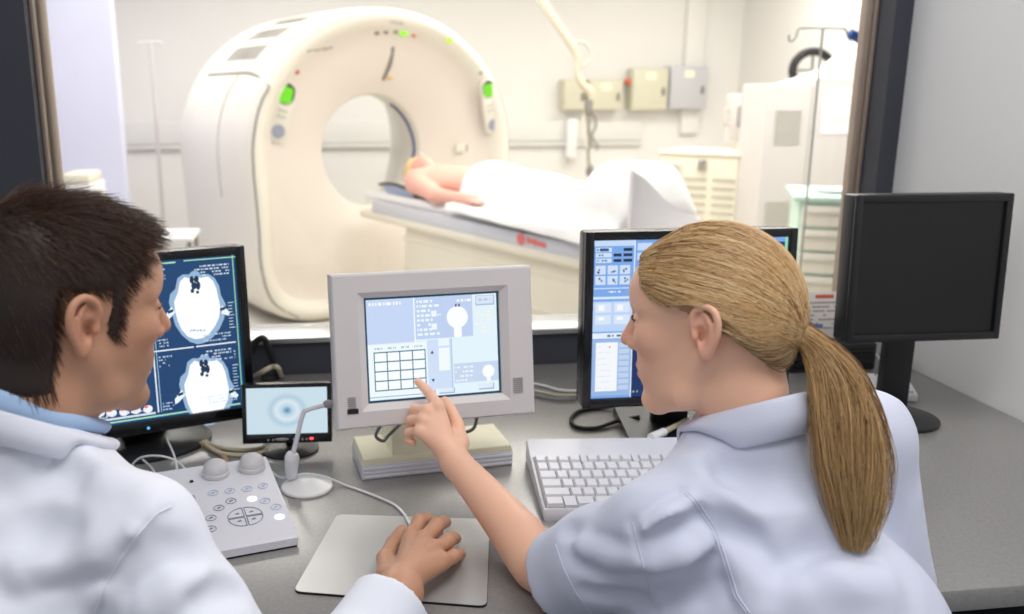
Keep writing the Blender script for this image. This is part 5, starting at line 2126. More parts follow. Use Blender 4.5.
def add_head(s, H, neck, nr=0.056, fem=False, ears=True):
    r = H.rot()
    q = H.s

    def E(c, rad, k=0.012, op='add'):
        s.ell(H(*c), [v * q for v in rad], r, k=k, op=op)

    def C(a, b, ra, rb=None, k=0.010, op='add'):
        s.cap(H(*a), H(*b), ra * q, (ra if rb is None else rb) * q, k=k, op=op)
    E((-.006, 0, .043), (.096, .0745, .084))
    E((-.035, 0, .018), (.064, .066, .070), k=.02)
    E((.046, 0, .054), (.051, .058, .050), k=.02)
    E((.034, 0, -.018), (.061, .058, .074), k=.02)
    for y in (-1, 1):
        E((.060, y * .040, .000), (.026, .020, .022), k=.015)
        C((-.002, y * .054, -.025), (.026, y * .046, -.072), .016, .015, k=.02)
        C((.026, y * .046, -.072), (.070, y * .012, -.090), .015, .014, k=.02)
    E((.034, 0, -.060), (.050, .043, .030), k=.02)
    E((.080 if fem else .081, 0, -.088), (.016, .017 if fem else .020, .015), k=.014)
    E((.072, 0, -.046), (.023, .028, .024), k=.014)
    # neck before sockets and ears so that those stay crisp
    s.chain([H(-.030, 0, -.020), H(-.034, 0, -.075), neck], [nr * q * 1.02, nr * q, nr * 1.0 * q], k=.025)
    for y in (-1, 1):
        C((.082, y * .008, .041), (.066, y * .046, .040), .010 if not fem else .008, .008, k=.012)
        E((.096, y * .033, .022), (.018, .016, .0115), k=.010, op='sub')
        E((.0745, y * .032, .0225), (.0125, .0125, .0125), k=.001)
        C((.0835, y * .018, .0270), (.0800, y * .046, .0262), .0042, .0040, k=.004)
        C((.0838, y * .019, .0165), (.0800, y * .045, .0165), .0036, .0034, k=.004)
    # nose
    C((.089, 0, .030), (.1075, 0, -.002), .0070, .0095, k=.010)
    E((.1085, 0, -.007), (.0105, .0100, .0088), k=.006)
    for y in (-1, 1):
        E((.097, y * .0115, -.0125), (.0100, .0066, .0072), k=.005)
    # lips
    for y in (-1, 1):
        C((.0850, y * .0205, -.0455), (.0960, y * .003, -.0415), .0030, .0050, k=.004)
        C((.0845, y * .0190, -.0500), (.0940, y * .003, -.0530), .0030, .0060, k=.004)
        C((.0870, y * .0220, -.0474), (.1020, 0, -.0472), .0010, .0014, k=.003, op='sub')
    # ears
    for y in ((-1, 1) if ears else ()):
        def ep(x, z, o):
            return (-.012 + x, y * (.071 + o), .006 + z)
        E(ep(-.004, .002, .006), (.015, .0050, .025), k=.006)
        E(ep(-.001, -.020, .008), (.0085, .0042, .0095), k=.006)
        hx = [(.009, .004, .005), (.012, .018, .007), (.006, .030, .010), (-.006, .035, .013), (-.017, .029, .016), (-.021, .015, .017), (-.018, .000, .015), (-.011, -.013, .012), (-.004, -.024, .009)]
        s.curve([H(*ep(*a)) for a in hx], .0046 * q, k=.004)
        ah = [(-.004, .024, .011), (-.011, .014, .013), (-.011, .002, .013), (-.004, -.008, .011)]
        s.curve([H(*ep(*a)) for a in ah], .0038 * q, k=.004)
        E(ep(.0025, .000, .013), (.0085, .0105, .0120), k=.004, op='sub')
        E(ep(.000, .021, .016), (.0065, .0050, .0060), k=.004, op='sub')
        E(ep(.0105, .000, .007), (.0045, .0040, .0060), k=.004)


def finger(s, pts, rs, k=.004):
    s.chain(pts, rs, k=k)


def ik(a, b, l1, l2, pole):
    d = (b - a)
    D = min(d.length, (l1 + l2) * 0.999)
    n = d.normalized()
    x = (l1 * l1 - l2 * l2 + D * D) / (2 * D)
    h = math.sqrt(max(l1 * l1 - x * x, 0))
    p = pole - n * pole.dot(n)
    return a + n * x + p.normalized() * h


def strands_mesh(name, paths, radii, tints, mat_, parent, taper=True):
    """paths (N,K,3): thin three-sided strands collected in one mesh"""
    Pn = np.asarray(paths)
    N, K, _ = Pn.shape
    T = np.gradient(Pn, axis=1)
    T /= np.linalg.norm(T, axis=2, keepdims=True) + 1e-9
    ref = np.tile(np.array([0.3, 0.5, 0.81]), (N, K, 1)) + rng.normal(0, .2, (N, 1, 3))
    A = np.cross(T, ref)
    A /= np.linalg.norm(A, axis=2, keepdims=True) + 1e-9
    B = np.cross(T, A)
    prof = np.ones(K)
    if taper:
        prof = np.clip(np.linspace(1.15, 0.25, K), 0.2, 1)
    rad = np.asarray(radii)[:, None] * prof[None, :]
    V = []
    for k in range(3):
        a = 2 * PI * k / 3
        V.append(Pn + (A * math.cos(a) + B * math.sin(a)) * rad[..., None])
    V = np.stack(V, 2).reshape(-1, 3)
    base = (np.arange(N) * K * 3)[:, None, None] + (np.arange(K - 1) * 3)[None, :, None]
    k0 = np.array([0, 1, 2])[None, None, :]
    k1 = np.array([1, 2, 0])[None, None, :]
    Q = np.stack([base + k0, base + k1, base + 3 + k1, base + 3 + k0], -1).reshape(-1, 4)
    me = np_mesh(name, V, Q)
    paint(me, np.repeat(np.asarray(tints), K * 3, axis=0))
    return link_mesh(name, me, mat_, parent, world=True)


def tree_of(V, Q):
    return BVHTree.FromPolygons([tuple(v) for v in V], [tuple(int(i) for i in f) for f in Q])


def vnormals(V, Q):
    n = np.cross(V[Q[:, 2]] - V[Q[:, 0]], V[Q[:, 3]] - V[Q[:, 1]])
    N = np.zeros_like(V)
    for a in range(4):
        np.add.at(N, Q[:, a], n)
    return N / (np.linalg.norm(N, axis=1, keepdims=True) + 1e-12)


def collar(name, m, parent, tree, c, fwd, r0, r1, h, drop, gap=0.25, thick=0.003, back=0.012, lift=0.006, tilt=0.0, fall=0.045):
    """a turned-down collar round the neck: stand, fold and fall; the fall follows the cloth below"""
    f = Vector((fwd.x, fwd.y, 0)).normalized()
    l = Z.cross(f)
    NT, NS = 56, 12
    vs, fs = [], []
    for i in range(NT + 1):
        th = gap + (2 * PI - 2 * gap) * i / NT
        bk = 0.5 - 0.5 * math.cos(th)                 # 0 at the front, 1 at the back
        d = f * math.cos(th) * 1.08 + l * math.sin(th)
        tz = Z * (-math.tan(tilt) * math.cos(th) * r0)
        top = c + d * (r0 + 0.004) + Z * (h * (0.55 + 0.45 * bk) + back * bk) + tz
        bot = c + d * r0 - Z * 0.045 + tz * 0.5
        out = c + d * (r0 + r1 * (0.75 + 0.25 * abs(math.sin(th))))
        hit = tree.ray_cast(Vector((out.x, out.y, c.z + 0.16)), -Z)
        zf = hit[0].z + lift if hit[0] is not None else c.z - drop
        zf = max(min(zf, top.z - 0.012), top.z - fall)
        out.z = zf
        fold = top + d * 0.006 + Z * 0.002
        for k in range(NS + 1):
            t = k / NS
            if t <= 0.35:
                u = t / 0.35
                p = bot.lerp(top, u)
            elif t <= 0.5:
                u = (t - 0.35) / 0.15
                p = top.lerp(fold, u) + Z * 0.003 * math.sin(PI * u)
            else:
                u = (t - 0.5) / 0.5
                p = fold.lerp(out, u) + d * 0.006 * math.sin(PI * u)
            vs.append(p)
    for i in range(NT):
        for k in range(NS):
            a = i * (NS + 1) + k
            fs.append((a, a + 1, a + NS + 2, a + NS + 1))
    b = MB()
    b.pts(vs, fs)
    o = b.build(name, m, parent, world=True, angle=180)
    md = o.modifiers.new('thickness', 'SOLIDIFY')
    md.thickness = thick
    md.offset = 0
    md = o.modifiers.new('round', 'SUBSURF')
    md.levels = md.render_levels = 1
    return o


def seam_tube(name, tree, poly, r, m, parent, off=0.0):
    """a stitched seam: a fine cord lying on the cloth, through the points seen at the given pixels"""
    pts = []
    fine = [poly[0]]
    for (x0, y0), (x1, y1) in zip(poly, poly[1:]):
        m_ = max(2, int(math.hypot(x1 - x0, y1 - y0) / 4))
        fine += [(x0 + (x1 - x0) * i / m_, y0 + (y1 - y0) * i / m_) for i in range(1, m_ + 1)]
    for (px, py) in fine:
        v = ray(px, py).normalized()
        h = tree.ray_cast(CAM, v)
        if h[0] is not None:
            pts.append(h[0] + h[1] * off)
    if len(pts) < 2:
        return None
    b = MB()
    b.tube(pts, r, seg=6)
    return b.build(name, m, parent, world=True, angle=180)


def hits(tree, poly):
    out = []
    for (px, py) in poly:
        h = tree.ray_cast(CAM, ray(px, py).normalized())
        if h[0] is not None:
            out.append((h[0], h[1]))
    return out


def crease(s, tree, poly, r, depth, k, op):
    hs = hits(tree, poly)
    for (a, na), (b, nb_) in zip(hs, hs[1:]):
        o = (r - depth)
        sg = 1 if op == 'sub' else -1
        s.cap(a + na * sg * o, b + nb_ * sg * o, r, r, k=k, op=op)


from mathutils import noise as mnoise


def wrinkle(V, Q, amp, freq, axis, stretch, seed=0.0):
    N = vnormals(V, Q)
    a = np.array(axis)
    Pp = V - np.outer(V @ a, a) * (1 - stretch)
    h = np.empty(len(V))
    for i, q in enumerate(Pp * freq + seed):
        v = Vector(q)
        n1 = mnoise.noise(v)
        h[i] = (1 - abs(n1) * 2.2) * .7 + mnoise.noise(v * 2.3) * .35
    return V + N * (amp * h)[:, None]


def cpx(pts, ox, oy, s):
    return [(ox + x / s, oy + y / s) for x, y in pts]


_w = lambda *p: cpx(p, 540, 370, 2.517)
_m = lambda *p: cpx(p, 0, 370, 2.518)
# stitched seams and folds of the cloth: (line, radius, depth, blend, add or cut)
WOM_CREASES = [
    (_w((365, 310), (400, 350), (430, 400), (455, 460), (475, 520), (490, 570), (520, 612)), .006, .0045, .004, 'sub'),
    (_w((378, 306), (413, 346), (444, 397), (470, 458), (490, 518), (506, 568), (536, 612)), .009, .0030, .006, 'add'),
    (_w((350, 318), (300, 360), (245, 405)), .012, .0050, .014, 'sub'),
    (_w((385, 345), (330, 385), (262, 425)), .014, .0060, .016, 'add'),
    (_w((405, 368), (340, 408), (272, 440)), .012, .0055, .014, 'sub'),
    (_w((428, 415), (350, 452), (285, 472)), .012, .0050, .014, 'sub'),
    (_w((425, 440), (360, 475), (290, 492)), .014, .0050, .016, 'add'),
    (_w((445, 470), (380, 508), (305, 525)), .012, .0045, .014, 'sub'),
    (_w((470, 530), (400, 560), (320, 570)), .012, .0040, .014, 'sub'),
    (_w((233, 385), (248, 450), (270, 520), (288, 600)), .006, .0030, .006, 'sub'),
    (_w((70, 400), (140, 440), (215, 452)), .012, .0040, .014, 'sub'),
    (_w((80, 470), (150, 500), (230, 510)), .012, .0040, .014, 'sub'),
    (_w((110, 440), (170, 470), (228, 480)), .014, .0035, .016, 'add'),
    (_w((120, 560), (180, 570), (250, 575)), .012, .0035, .014, 'sub'),
    (_w((390, 240), (420, 290), (520, 350)), .016, .0045, .02, 'add'),
    (_w((470, 260), (560, 290), (650, 280)), .018, .0045, .02, 'sub'),
    (_w((480, 400), (520, 440), (545, 500)), .016, .0045, .02, 'sub'),
    (_w((500, 480), (540, 530), (560, 600)), .018, .0045, .02, 'add'),
    (_w((640, 500), (720, 470), (800, 470)), .020, .0045, .025, 'sub'),
    (_w((660, 560), (760, 530), (860, 540)), .020, .0045, .025, 'add'),
]
MAN_CREASES = [
    (_m((430, 345), (395, 362), (350, 410), (300, 480), (262, 550), (238, 612)), .006, .0040, .004, 'sub'),
    (_m((415, 340), (380, 358), (335, 405), (285, 475), (247, 545), (222, 612)), .009, .0030, .006, 'add'),
    (_m((30, 525), (120, 488), (220, 478), (285, 498)), .022, .0085, .02, 'sub'),
    (_m((60, 505), (140, 468), (230, 458)), .020, .0060, .02, 'add'),
    (_m((150, 215), (230, 272), (330, 312)), .020, .0045, .02, 'sub'),
    (_m((190, 215), (270, 270), (360, 310)), .020, .0040, .02, 'add'),
    (_m((30, 300), (110, 270), (170, 262)), .020, .0050, .02, 'sub'),
    (_m((340, 565), (400, 520), (455, 500)), .016, .0060, .016, 'sub'),
    (_m((350, 480), (410, 450), (470, 450)), .016, .0045, .016, 'sub'),
    (_m((375, 600), (440, 560), (500, 545)), .018, .0050, .016, 'add'),
    (_m((500, 590), (560, 560), (600, 560)), .014, .0050, .016, 'sub'),
    (_m((0, 420), (80, 400), (160, 410)), .022, .0045, .02, 'sub'),
]

m_skin_m = mat('tanned_skin', srgb(200, 150, 122), rough=0.48, sss=0.12, attr='tint', bump=0.03, bscale=600)
m_skin_w = mat('light_skin', srgb(226, 180, 156), rough=0.45, sss=0.12, attr='tint', bump=0.0)
m_coat = mat('white_cotton', srgb(230, 233, 244), rough=0.75, bump=0.05, bscale=700, sheen=0.1)
m_tunic = mat('white_tunic_cotton', srgb(211, 216, 234), rough=0.75, bump=0.05, bscale=700, sheen=0.1)
m_shirt = mat('light_blue_cotton', srgb(168, 196, 232), rough=0.75, bump=0.05, bscale=700)
m_trouser = mat('dark_navy_trouser', srgb(44, 48, 62), rough=0.8, bump=0.05, bscale=500)
m_shoe = mat('black_leather', srgb(22, 22, 24), rough=0.4)
m_hair_d = mat('dark_brown_hair', srgb(52, 34, 26), rough=0.42, attr='tint')
m_hair_b = mat('blond_hair', srgb(190, 150, 100), rough=0.40, attr='tint')
m_eye = mat('eye_white', srgb(226, 222, 218), rough=0.15)
m_iris = mat('eye_iris', srgb(80, 104, 120), rough=0.15)
m_brow = mat('brow_hair', srgb(70, 50, 38), rough=0.6)
m_lash = mat('eyelash', srgb(30, 22, 20), rough=0.6)


def eyes(H, parent, brow_m, fem=False):
    for y in (-1, 1):
        b = MB()
        b.ell(H(.0750, y * .032, .0222), (.0125 * H.s,) * 3, rot=H.R.to_4x4())
        e = b.build('eye', m_eye, parent, world=True)
        b = MB()
        b.ell(H(.0852, y * .0325, .0218), (.0030 * H.s, .0056 * H.s, .0056 * H.s), rot=H.R.to_4x4())
        b.build('iris', m_iris, e, world=True)
        b = MB()
        b.tube([H(.0868, y * .019, .0245), H(.0895, y * .030, .0268), H(.0868, y * .041, .0262), H(.0810, y * .049, .0235)], [.0010, .0016 if fem else .0012, .0016 if fem else .0012, .0012], seg=6)
        b.build('eyelash', m_lash, parent, world=True)
        b = MB()
        b.tube([H(.0915, y * .012, .0410), H(.0880, y * .026, .0470), H(.0795, y * .042, .0475), H(.0690, y * .053, .0420)], [.0022, .0030, .0026, .0012] if not fem else [.0014, .0020, .0018, .0008], seg=6)
        b.build('eyebrow', brow_m, parent, world=True)


def legs_and_seat(hip, F, L, knee_w, ankle_z, name, parent, m, sc=1.0):
    s = SDF((hip.x - .75, hip.y - .75, 0.0), (hip.x + .75, hip.y + .75, hip.z + .2), 0.012)
    s.ell(hip, (.15 * sc, .17 * sc, .13), [list(r) for r in Matrix((F, L, Z)).transposed()], k=.04)
    feet = []
    for y in (-1, 1):
        a = hip + L * y * .085
        k_ = hip + F * .40 + L * y * .13 + Z * (0.50 - hip.z)
        an = k_ + F * .02 + Z * (0.09 - k_.z)
        s.chain([a, k_], [.088 * sc, .065 * sc], k=.03)
        s.chain([k_, an], [.064 * sc, .048 * sc], k=.02)
        feet.append(an)
    V, Q = s.mesh(1)
    V, Q = biggest_island(V, Q)
    link_mesh('trousers', np_mesh('trousers', V, Q), m, parent, world=True)
    for an in feet:
        s = SDF((an.x - .25, an.y - .25, -0.005), (an.x + .25, an.y + .25, .16), 0.006)
        s.cap(an - F * .04 + Z * (.035 - an.z), an + F * .15 + Z * (.03 - an.z), .038, .034, k=.02)
        s.cap(an + Z * (.04 - an.z), an + Z * (.10 - an.z), .045, .042, k=.02)
        s.plane_cut((0, 0, 0.004), (0, 0, -1))
        V, Q = s.mesh(1)
        link_mesh('shoe', np_mesh('shoe', V, Q), m_shoe, parent, world=True)


def stool(label, c, h):
    t = thing('stool', label, 'stool', (c.x, c.y, 0))
    b = MB()
    b.lathe([(0, h - .06), (.17, h - .06), (.19, h - .045), (.19, h - .015), (.17, h), (0, h + .002)], 36)
    b.build('seat', mat('dark_blue_upholstery', srgb(40, 52, 78), rough=.7), t)
    b = MB()
    b.cyl((0, 0, .10), (0, 0, h - .06), .025)
    b.build('column', m_steel, t)
    for k in range(5):
        a = 2 * PI * k / 5
        b = MB()
        b.tube([(0, 0, .11), (.26 * math.cos(a), .26 * math.sin(a), .075)], [.026, .018], seg=8, smooth=False)
        lg = b.build('leg', m_black, t)
        b = MB()
        b.ell((.26 * math.cos(a), .26 * math.sin(a), .03), (.03, .03, .03), u=12, v=8)
        b.build('caster', m_rubber, lg)
    return t


# ------------------------------------------------------------------ the man
Fm = (CR * math.cos(R_(42)) + CH * math.sin(R_(42)))
Fm = (Fm * math.cos(R_(9)) - Z * math.sin(R_(9)))
Hm_ = Frame(P(69.5, 321.5, 1.0), Fm)
Rt = (CR * .84 - CH * .54).normalized()
Ft = (CR * .54 + CH * .84).normalized()
Lt = -Rt
Nm = Hm_.o - Fm * .035 - Z * .150 - CR * .014
Sr = P(143, 540, .955)
Sl = Nm - Rt * .175 - Z * .060 + Ft * .02
Wr_ = PZ(400, 592, .800)
Er = ik(Sr, Wr_, .29, .265, -Z * 1.0 + Rt * .6 - Ft * .5)
hipm = Nm - Ft * .20 - Z * (Nm.z - .56)
RTm = [list(r) for r in Matrix((Ft, Lt, Z)).transposed()]
man = thing('person', 'dark haired man in a white coat with his hand on the mouse', 'person', (hipm.x, hipm.y, 0))
MAN_DBG = dict(nose=Hm_(.118, 0, -.008), chin=Hm_(.09, 0, -.1), top=Hm_(0, 0, .128), back=Hm_(-.1, 0, .03), neck=Nm, Sr=Sr, Er=Er, Wr=Wr_, Sl=Sl)

hj = {
    'i': [PZ(411, 537, .800), PZ(419, 522.5, .804), PZ(426, 519, .788), PZ(430, 519.5, .770)],
    'm': [PZ(423, 541, .805), PZ(436.5, 526, .808), PZ(443, 522, .790), PZ(446, 522, .770)],
    'r': [PZ(434, 550, .801), PZ(447.5, 541.5, .802), PZ(453.5, 538, .786), PZ(456, 538.5, .768)],
    'p': [PZ(443, 562, .793), PZ(454, 556.5, .792), PZ(459, 554, .778), PZ(461, 554.5, .765)],
    't': [PZ(389, 577, .792), PZ(386, 559, .786), PZ(394, 543, .776), PZ(402, 531, .768)],
}


def man_arm_hand(s):
    s.chain([Sr - Z * .008, Er], [.038, .036], k=.02)
    s.chain([Er, Er.lerp(Wr_, .35), Wr_], [.036, .037, .028], k=.02)
    s.chain([Wr_, PZ(401, 583, .803)], [.028, .026], k=.01)
    w1 = PZ(404, 580, .803)
    for n, r in (('i', .0125), ('m', .0130), ('r', .0125), ('p', .0115)):
        s.chain([w1, hj[n][0]], [.018, r], k=.010)
    s.chain([w1 + Vector((-.008, 0, -.004)), hj['t'][0], hj['t'][1]], [.018, .016, .013], k=.010)
    for n, rr in (('i', (.0115, .0105, .0095, .0085)), ('m', (.0118, .0108, .0098, .0088)), ('r', (.0112, .0102, .0092, .0084)), ('p', (.0102, .0090, .0082, .0074)), ('t', (.014, .0125, .0115, .0098))):
        s.chain(hj[n], rr, k=.0025)
        s.ell(hj[n][1] + Z * .002, (rr[1] * 1.06,) * 3, k=.002)
        if n != 't':
            s.ell(hj[n][0] + Z * .004, (rr[0] * .95,) * 3, k=.006)
    # tendons on the back of the hand
    for n in ('i', 'm', 'r', 'p'):
        a = w1.lerp(hj[n][0], .25) + Z * .0125
        b = hj[n][0] + Z * .0095
        s.cap(a, b, .0030, .0034, k=.007)
    # veins
    for (a, b, c_) in ((('i', .55), ('m', .62), ('m', .35)), (('r', .75), ('r', .45), ('m', .30)), (('p', .70), ('r', .50), ('p', .25))):
        pa = [w1.lerp(hj[n][0], t) + Z * .0135 for n, t in (a, b, c_)]
        s.chain(pa, .0022, k=.004)


lo = np.minimum.reduce([np.array(p) for p in (Sl, Sr, Er, Wr_, Hm_(.12, .1, -.1), Hm_(-.12, -.1, .1), hj['p'][3], hj['t'][3])]) - .08
hi = np.maximum.reduce([np.array(p) for p in (Sl, Sr, Er, Wr_, Hm_(.12, .1, -.1), Hm_(-.12, -.1, .14), hj['p'][3], hj['m'][3])]) + .08
lo[2] = .70
sb = SDF(lo, hi, 0.0021)
add_head(sb, Hm_, Nm - Z * .02, nr=.058)
sb.cap(Sr + Lt * .04 - Z * .02, Sl - Lt * .04 - Z * .02, .040, .040, k=.03)
sb.ell(Nm - Z * .22 - Ft * .02, (.085, .13, .15), RTm, k=.04)
man_arm_hand(sb)
sb.chain([Sl - Z * .01, Sl - Z * .2 + Ft * .1], [.040, .038], k=.02)
Vm, Qm = biggest_island(*sb.mesh(2))
Lm_ = Hm_.loc(Vm)


def skin_tints(V, L, base, lips, blush, stub=0.0):
    c = np.tile(np.array(srgb(*base)), (len(V), 1))
    x, y, z = L.T

    def mix(w, col):
        w = np.clip(w, 0, 1)[:, None]
        return c * (1 - w) + np.array(srgb(*col)) * w
    g = lambda dx, dy, dz: np.exp(-(dx ** 2 + dy ** 2 + dz ** 2))
    c = mix(.30 * g((x - .07) / .03, (np.abs(y) - .042) / .022, (z + .012) / .022), blush)
    c = mix(.30 * g((x + .012) / .03, (np.abs(y) - .085) / .012, (z - .006) / .04), blush)
    c = mix(.30 * g((x - .11) / .02, y / .02, (z + .006) / .018), blush)
    w = ((x > .080) & (np.abs(y) < .023) & (z < -.037) & (z > -.060)).astype(float) * np.clip(1.3 - (np.abs(y) / .02) ** 2 - ((z + .0475) / .0125) ** 2, 0, 1) * 1.2
    c = mix(np.minimum(w, .8), lips)
    if stub:
        w = stub * np.clip((-.018 - z) / .02, 0, 1) * np.clip((z + .14) / .03, 0, 1) * np.clip((x + .01) / .02, 0, 1)
        c = mix(w, (110, 84, 72))
    return c


me = np_mesh('man_body', Vm, Qm)
cm = skin_tints(Vm, Lm_, (198, 148, 118), (172, 108, 96), (198, 122, 100), stub=.3)
paint(me, cm)
link_mesh('body', me, m_skin_m, man, world=True)
eyes(Hm_, man, m_brow)

# hair of the man
sk = SDF(np.array(Hm_.o) - .19, np.array(Hm_.o) + .19, 0.0030)
add_head(sk, Hm_, Nm - Z * .02, nr=.058, ears=False)
Vb, Qb, Lb = Vm, Qm, Lm_
Vm, Qm = biggest_island(*sk.mesh(2))
Lm_ = Hm_.loc(Vm)
Nv = vnormals(Vm, Qm)
hx, hy, hz = Lm_.T


def man_mask(x, y, z):
    jit = .004 * np.sin(x * 230 + y * 120) + .003 * np.sin(z * 310)
    ay = np.abs(y)
    front = .084 + np.clip((ay - .030) / .03, 0, 1) * -.008
    m = np.where(x > .056, z > front + (x - .05) * .55 + jit,
                 np.where(x > .031, z > .038 + (x - .031) / .025 * .042 + jit,
                          np.where(x > .013, (z > -.006 + jit) & (ay > .035) | (z > .07),
                                   np.where(x > -.034, z > .041 + jit * .4,
                                            z > -.070 + jit))))
    return m


mm = man_mask(hx, hy, hz) & (hz > -.09) & (np.abs(hy) < .085) & (hx > -.13) & (hx < .11)
# cap under the strands
tall_ = .003 + .010 * np.clip((hz - .05) / .06, 0, 1) + .006 * np.clip((-.02 - hx) / .05, 0, 1) * np.clip((hz + .03) / .05, 0, 1)
fm = mm[Qm].all(1)
cnt = np.zeros(len(Vm))
tot = np.zeros(len(Vm))
for a in range(4):
    np.add.at(cnt, Qm[:, a], fm)
    np.add.at(tot, Qm[:, a], 1)
edge_f = cnt / np.maximum(tot, 1)
th_ = np.where(edge_f > .99, tall_, -.0015)
for _ in range(10):
    acc = np.zeros(len(Vm))
    w_ = np.zeros(len(Vm))
    for a in range(4):
        np.add.at(acc, Qm[:, a], th_[Qm[:, (a + 1) % 4]])
        np.add.at(w_, Qm[:, a], 1)
    th_ = np.where(edge_f > .99, .5 * th_ + .5 * acc / np.maximum(w_, 1), th_)
Vc = Vm + Nv * th_[:, None]
used = np.unique(Qm[fm])
rm_ = np.full(len(Vm), -1)
rm_[used] = np.arange(len(used))
me = np_mesh('hair_cap', Vc[used], rm_[Qm[fm]])
paint(me, np.tile(np.array(srgb(38, 25, 20)), (len(used), 1)))
hair_m = link_mesh('hair', me, m_hair_d, man, world=True)
cand = np.where(mm & (edge_f > .5))[0]
idx = rng.choice(cand, 15000)
p0 = Vm[idx] + Nv[idx] * np.maximum(th_[idx] - .003, 0)[:, None] + rng.normal(0, .0008, (len(idx), 3))
Lx = Lm_[idx]
crown = np.array((-.075, .010, .105))
fl = Lx - crown
n_l = Hm_.loc(Nv[idx] + np.array(Hm_.o))
fl[:, 0] += .02
fl -= n_l * (fl * n_l).sum(1, keepdims=True)
fl /= np.linalg.norm(fl, axis=1, keepdims=True) + 1e-6
topw = np.clip((Lx[:, 2] - .06) / .05, 0, 1)
frontw = np.clip((Lx[:, 0] - .02) / .06, 0, 1) * topw
lift = .20 + .12 * topw + .30 * frontw
fl[:, 2] += .12 * frontw
# sides are combed forward and down
sidew = (1 - topw) * (Lx[:, 0] < .05)
fl[:, 2] -= .35 * sidew
fl[:, 0] += .10 * sidew
length = (.013 + .017 * topw - .006 * frontw) * rng.uniform(.65, 1.15, len(idx))
length *= np.where(Lx[:, 2] < -.03, 1.05, 1)
d = fl + n_l * lift[:, None] + rng.normal(0, .16, fl.shape)
d /= np.linalg.norm(d, axis=1, keepdims=True)
A = np.array(Hm_.rot())
K = 5
paths = []
for k in range(K):
    t = k / (K - 1)
    bend = (fl - n_l * .35 * (1 - frontw)[:, None]) * (t * t * .35)
    q_ = (d * t + bend) * length[:, None]
    paths.append(p0 + q_ @ A.T)
paths = np.stack(paths, 1)
base_t = np.array(srgb(80, 55, 42))
ti = base_t * rng.uniform(.6, 1.5, (len(idx), 1))
ti[rng.random(len(idx)) < .06] = np.array(srgb(104, 76, 54))
so = strands_mesh('strands', paths, rng.uniform(.0003, .0006, len(idx)), ti, m_hair_d, hair_m)

# coat of the man
sc_ = SDF(np.minimum.reduce([np.array(p) for p in (Sl, Sr, Er, Wr_, hipm)]) - .22, np.maximum.reduce([np.array(p) for p in (Sl, Sr, Er, Wr_, Nm)]) + .16, 0.0042)


def man_coat(s):
    s.ell(Nm - Z * .22 - Ft * .045, (.125, .170, .20), RTm, k=.04)
    s.ell(hipm + Z * .16 + Ft * .04, (.135, .17, .20), RTm, k=.08)
    s.ell(hipm + Z * .0, (.155, .185, .14), RTm, k=.06)
    s.cap(Sr + Lt * .03 - Z * .005, Sl - Lt * .03, .056, .062, k=.06)
    s.cap(Nm - Z * .045, Nm - Z * .09 - Ft * .02, .074, .10, k=.05)
    s.chain([Nm - Z * .045 + Rt * .05, Sr + Z * .004], [.046, .054], k=.04)
    s.chain([Nm - Z * .03 - Rt * .05, Sl + Z * .012], [.055, .068], k=.04)
    s.chain([Sr, Sr.lerp(Er, .35), Sr.lerp(Er, .6), Er], [.056, .060, .062, .060], k=.03)
    s.chain([Er, Er.lerp(Wr_, .5), Wr_ + (Wr_ - Er).normalized() * .012], [.068, .060, .050], k=.02)
    Ell = Sl - Z * .22 + Ft * .16 - Rt * .02
    s.chain([Sl, Ell, Ell + Ft * .20 + Rt * .14], [.078, .066, .05], k=.03)
    s.chain([Nm - Ft * .012 + Z * .008, Nm - Ft * .01 - Z * .05], [.066, .074], k=.03)
    # opening at the neck and at the cuff
    s.cap(Nm + Z * .085 - Ft * .02, Nm + Z * .24, .060, .10, k=.006, op='sub')
    dW = (Wr_ - Er).normalized()
    s.plane_cut(Wr_ - dW * .020, dW)
    s.cap(Wr_ - dW * .08, Wr_ + dW * .08, .037, .038, k=.002, op='sub')


man_coat(sc_)
V1, Q1 = sc_.mesh(1)
t1 = tree_of(V1, Q1)
for poly, r, dp, k, op in MAN_CREASES if 'MAN_CREASES' in globals() else []:
    crease(sc_, t1, poly, r, dp * 1.5, k, op)
V1, Q1 = biggest_island(*sc_.mesh(2))
V1 = wrinkle(V1, Q1, .0022, 11, (Er - Sr).normalized(), .55, 3.1)
t1 = tree_of(V1, Q1)
coat_m = link_mesh('coat', np_mesh('coat_m', V1, Q1), m_coat, man, world=True)
for poly in (_m((430, 345), (395, 362), (350, 410), (300, 480), (262, 550), (238, 612)),):
    seam_tube('seam', t1, poly, .0010, m_coat, coat_m, .0003)
collar('coat_collar', m_coat, coat_m, t1, Nm + Z * .016, Ft, .064, .013, .022, .028, gap=.45, thick=.003, back=.010, tilt=R_(30), fall=.036)
collar('shirt_collar', m_shirt, man, t1, Nm + Z * .032, Ft, .0595, .008, .030, .03, gap=.2, thick=.0025, back=.006, tilt=R_(30), fall=.03)
legs_and_seat(hipm, Ft, Lt, .13, .09, 'trousers', man, m_trouser)
stool('dark blue stool under the man in the white coat', hipm - Ft * .02, hipm.z - .125)

# mouse under his hand
mo = PZ(424, 545, ZD + .004)
mdir = (PZ(432, 520, ZD + .004) - PZ(404, 582, ZD + .004)).normalized()
mouse = thing('computer_mouse', 'small pale computer mouse gripped under the hand on the pad', 'mouse', (mo.x, mo.y, ZD + .004), math.atan2(mdir.y, mdir.x))
s = SDF((-.08, -.05, -.005), (.08, .05, .05), 0.002)
s.ell((0, 0, .006), (.052, .029, .026), k=.0)
s.plane_cut((0, 0, .001), (0, 0, -1))
V_, Q_ = s.mesh(2)
link_mesh('shell', np_mesh('mouse_shell', V_, Q_), m_pale, mouse)
b = MB()
b.box((.028, 0, .027), (.014, .005, .006), bev=.002)
b.build('wheel', m_greyd, mouse)

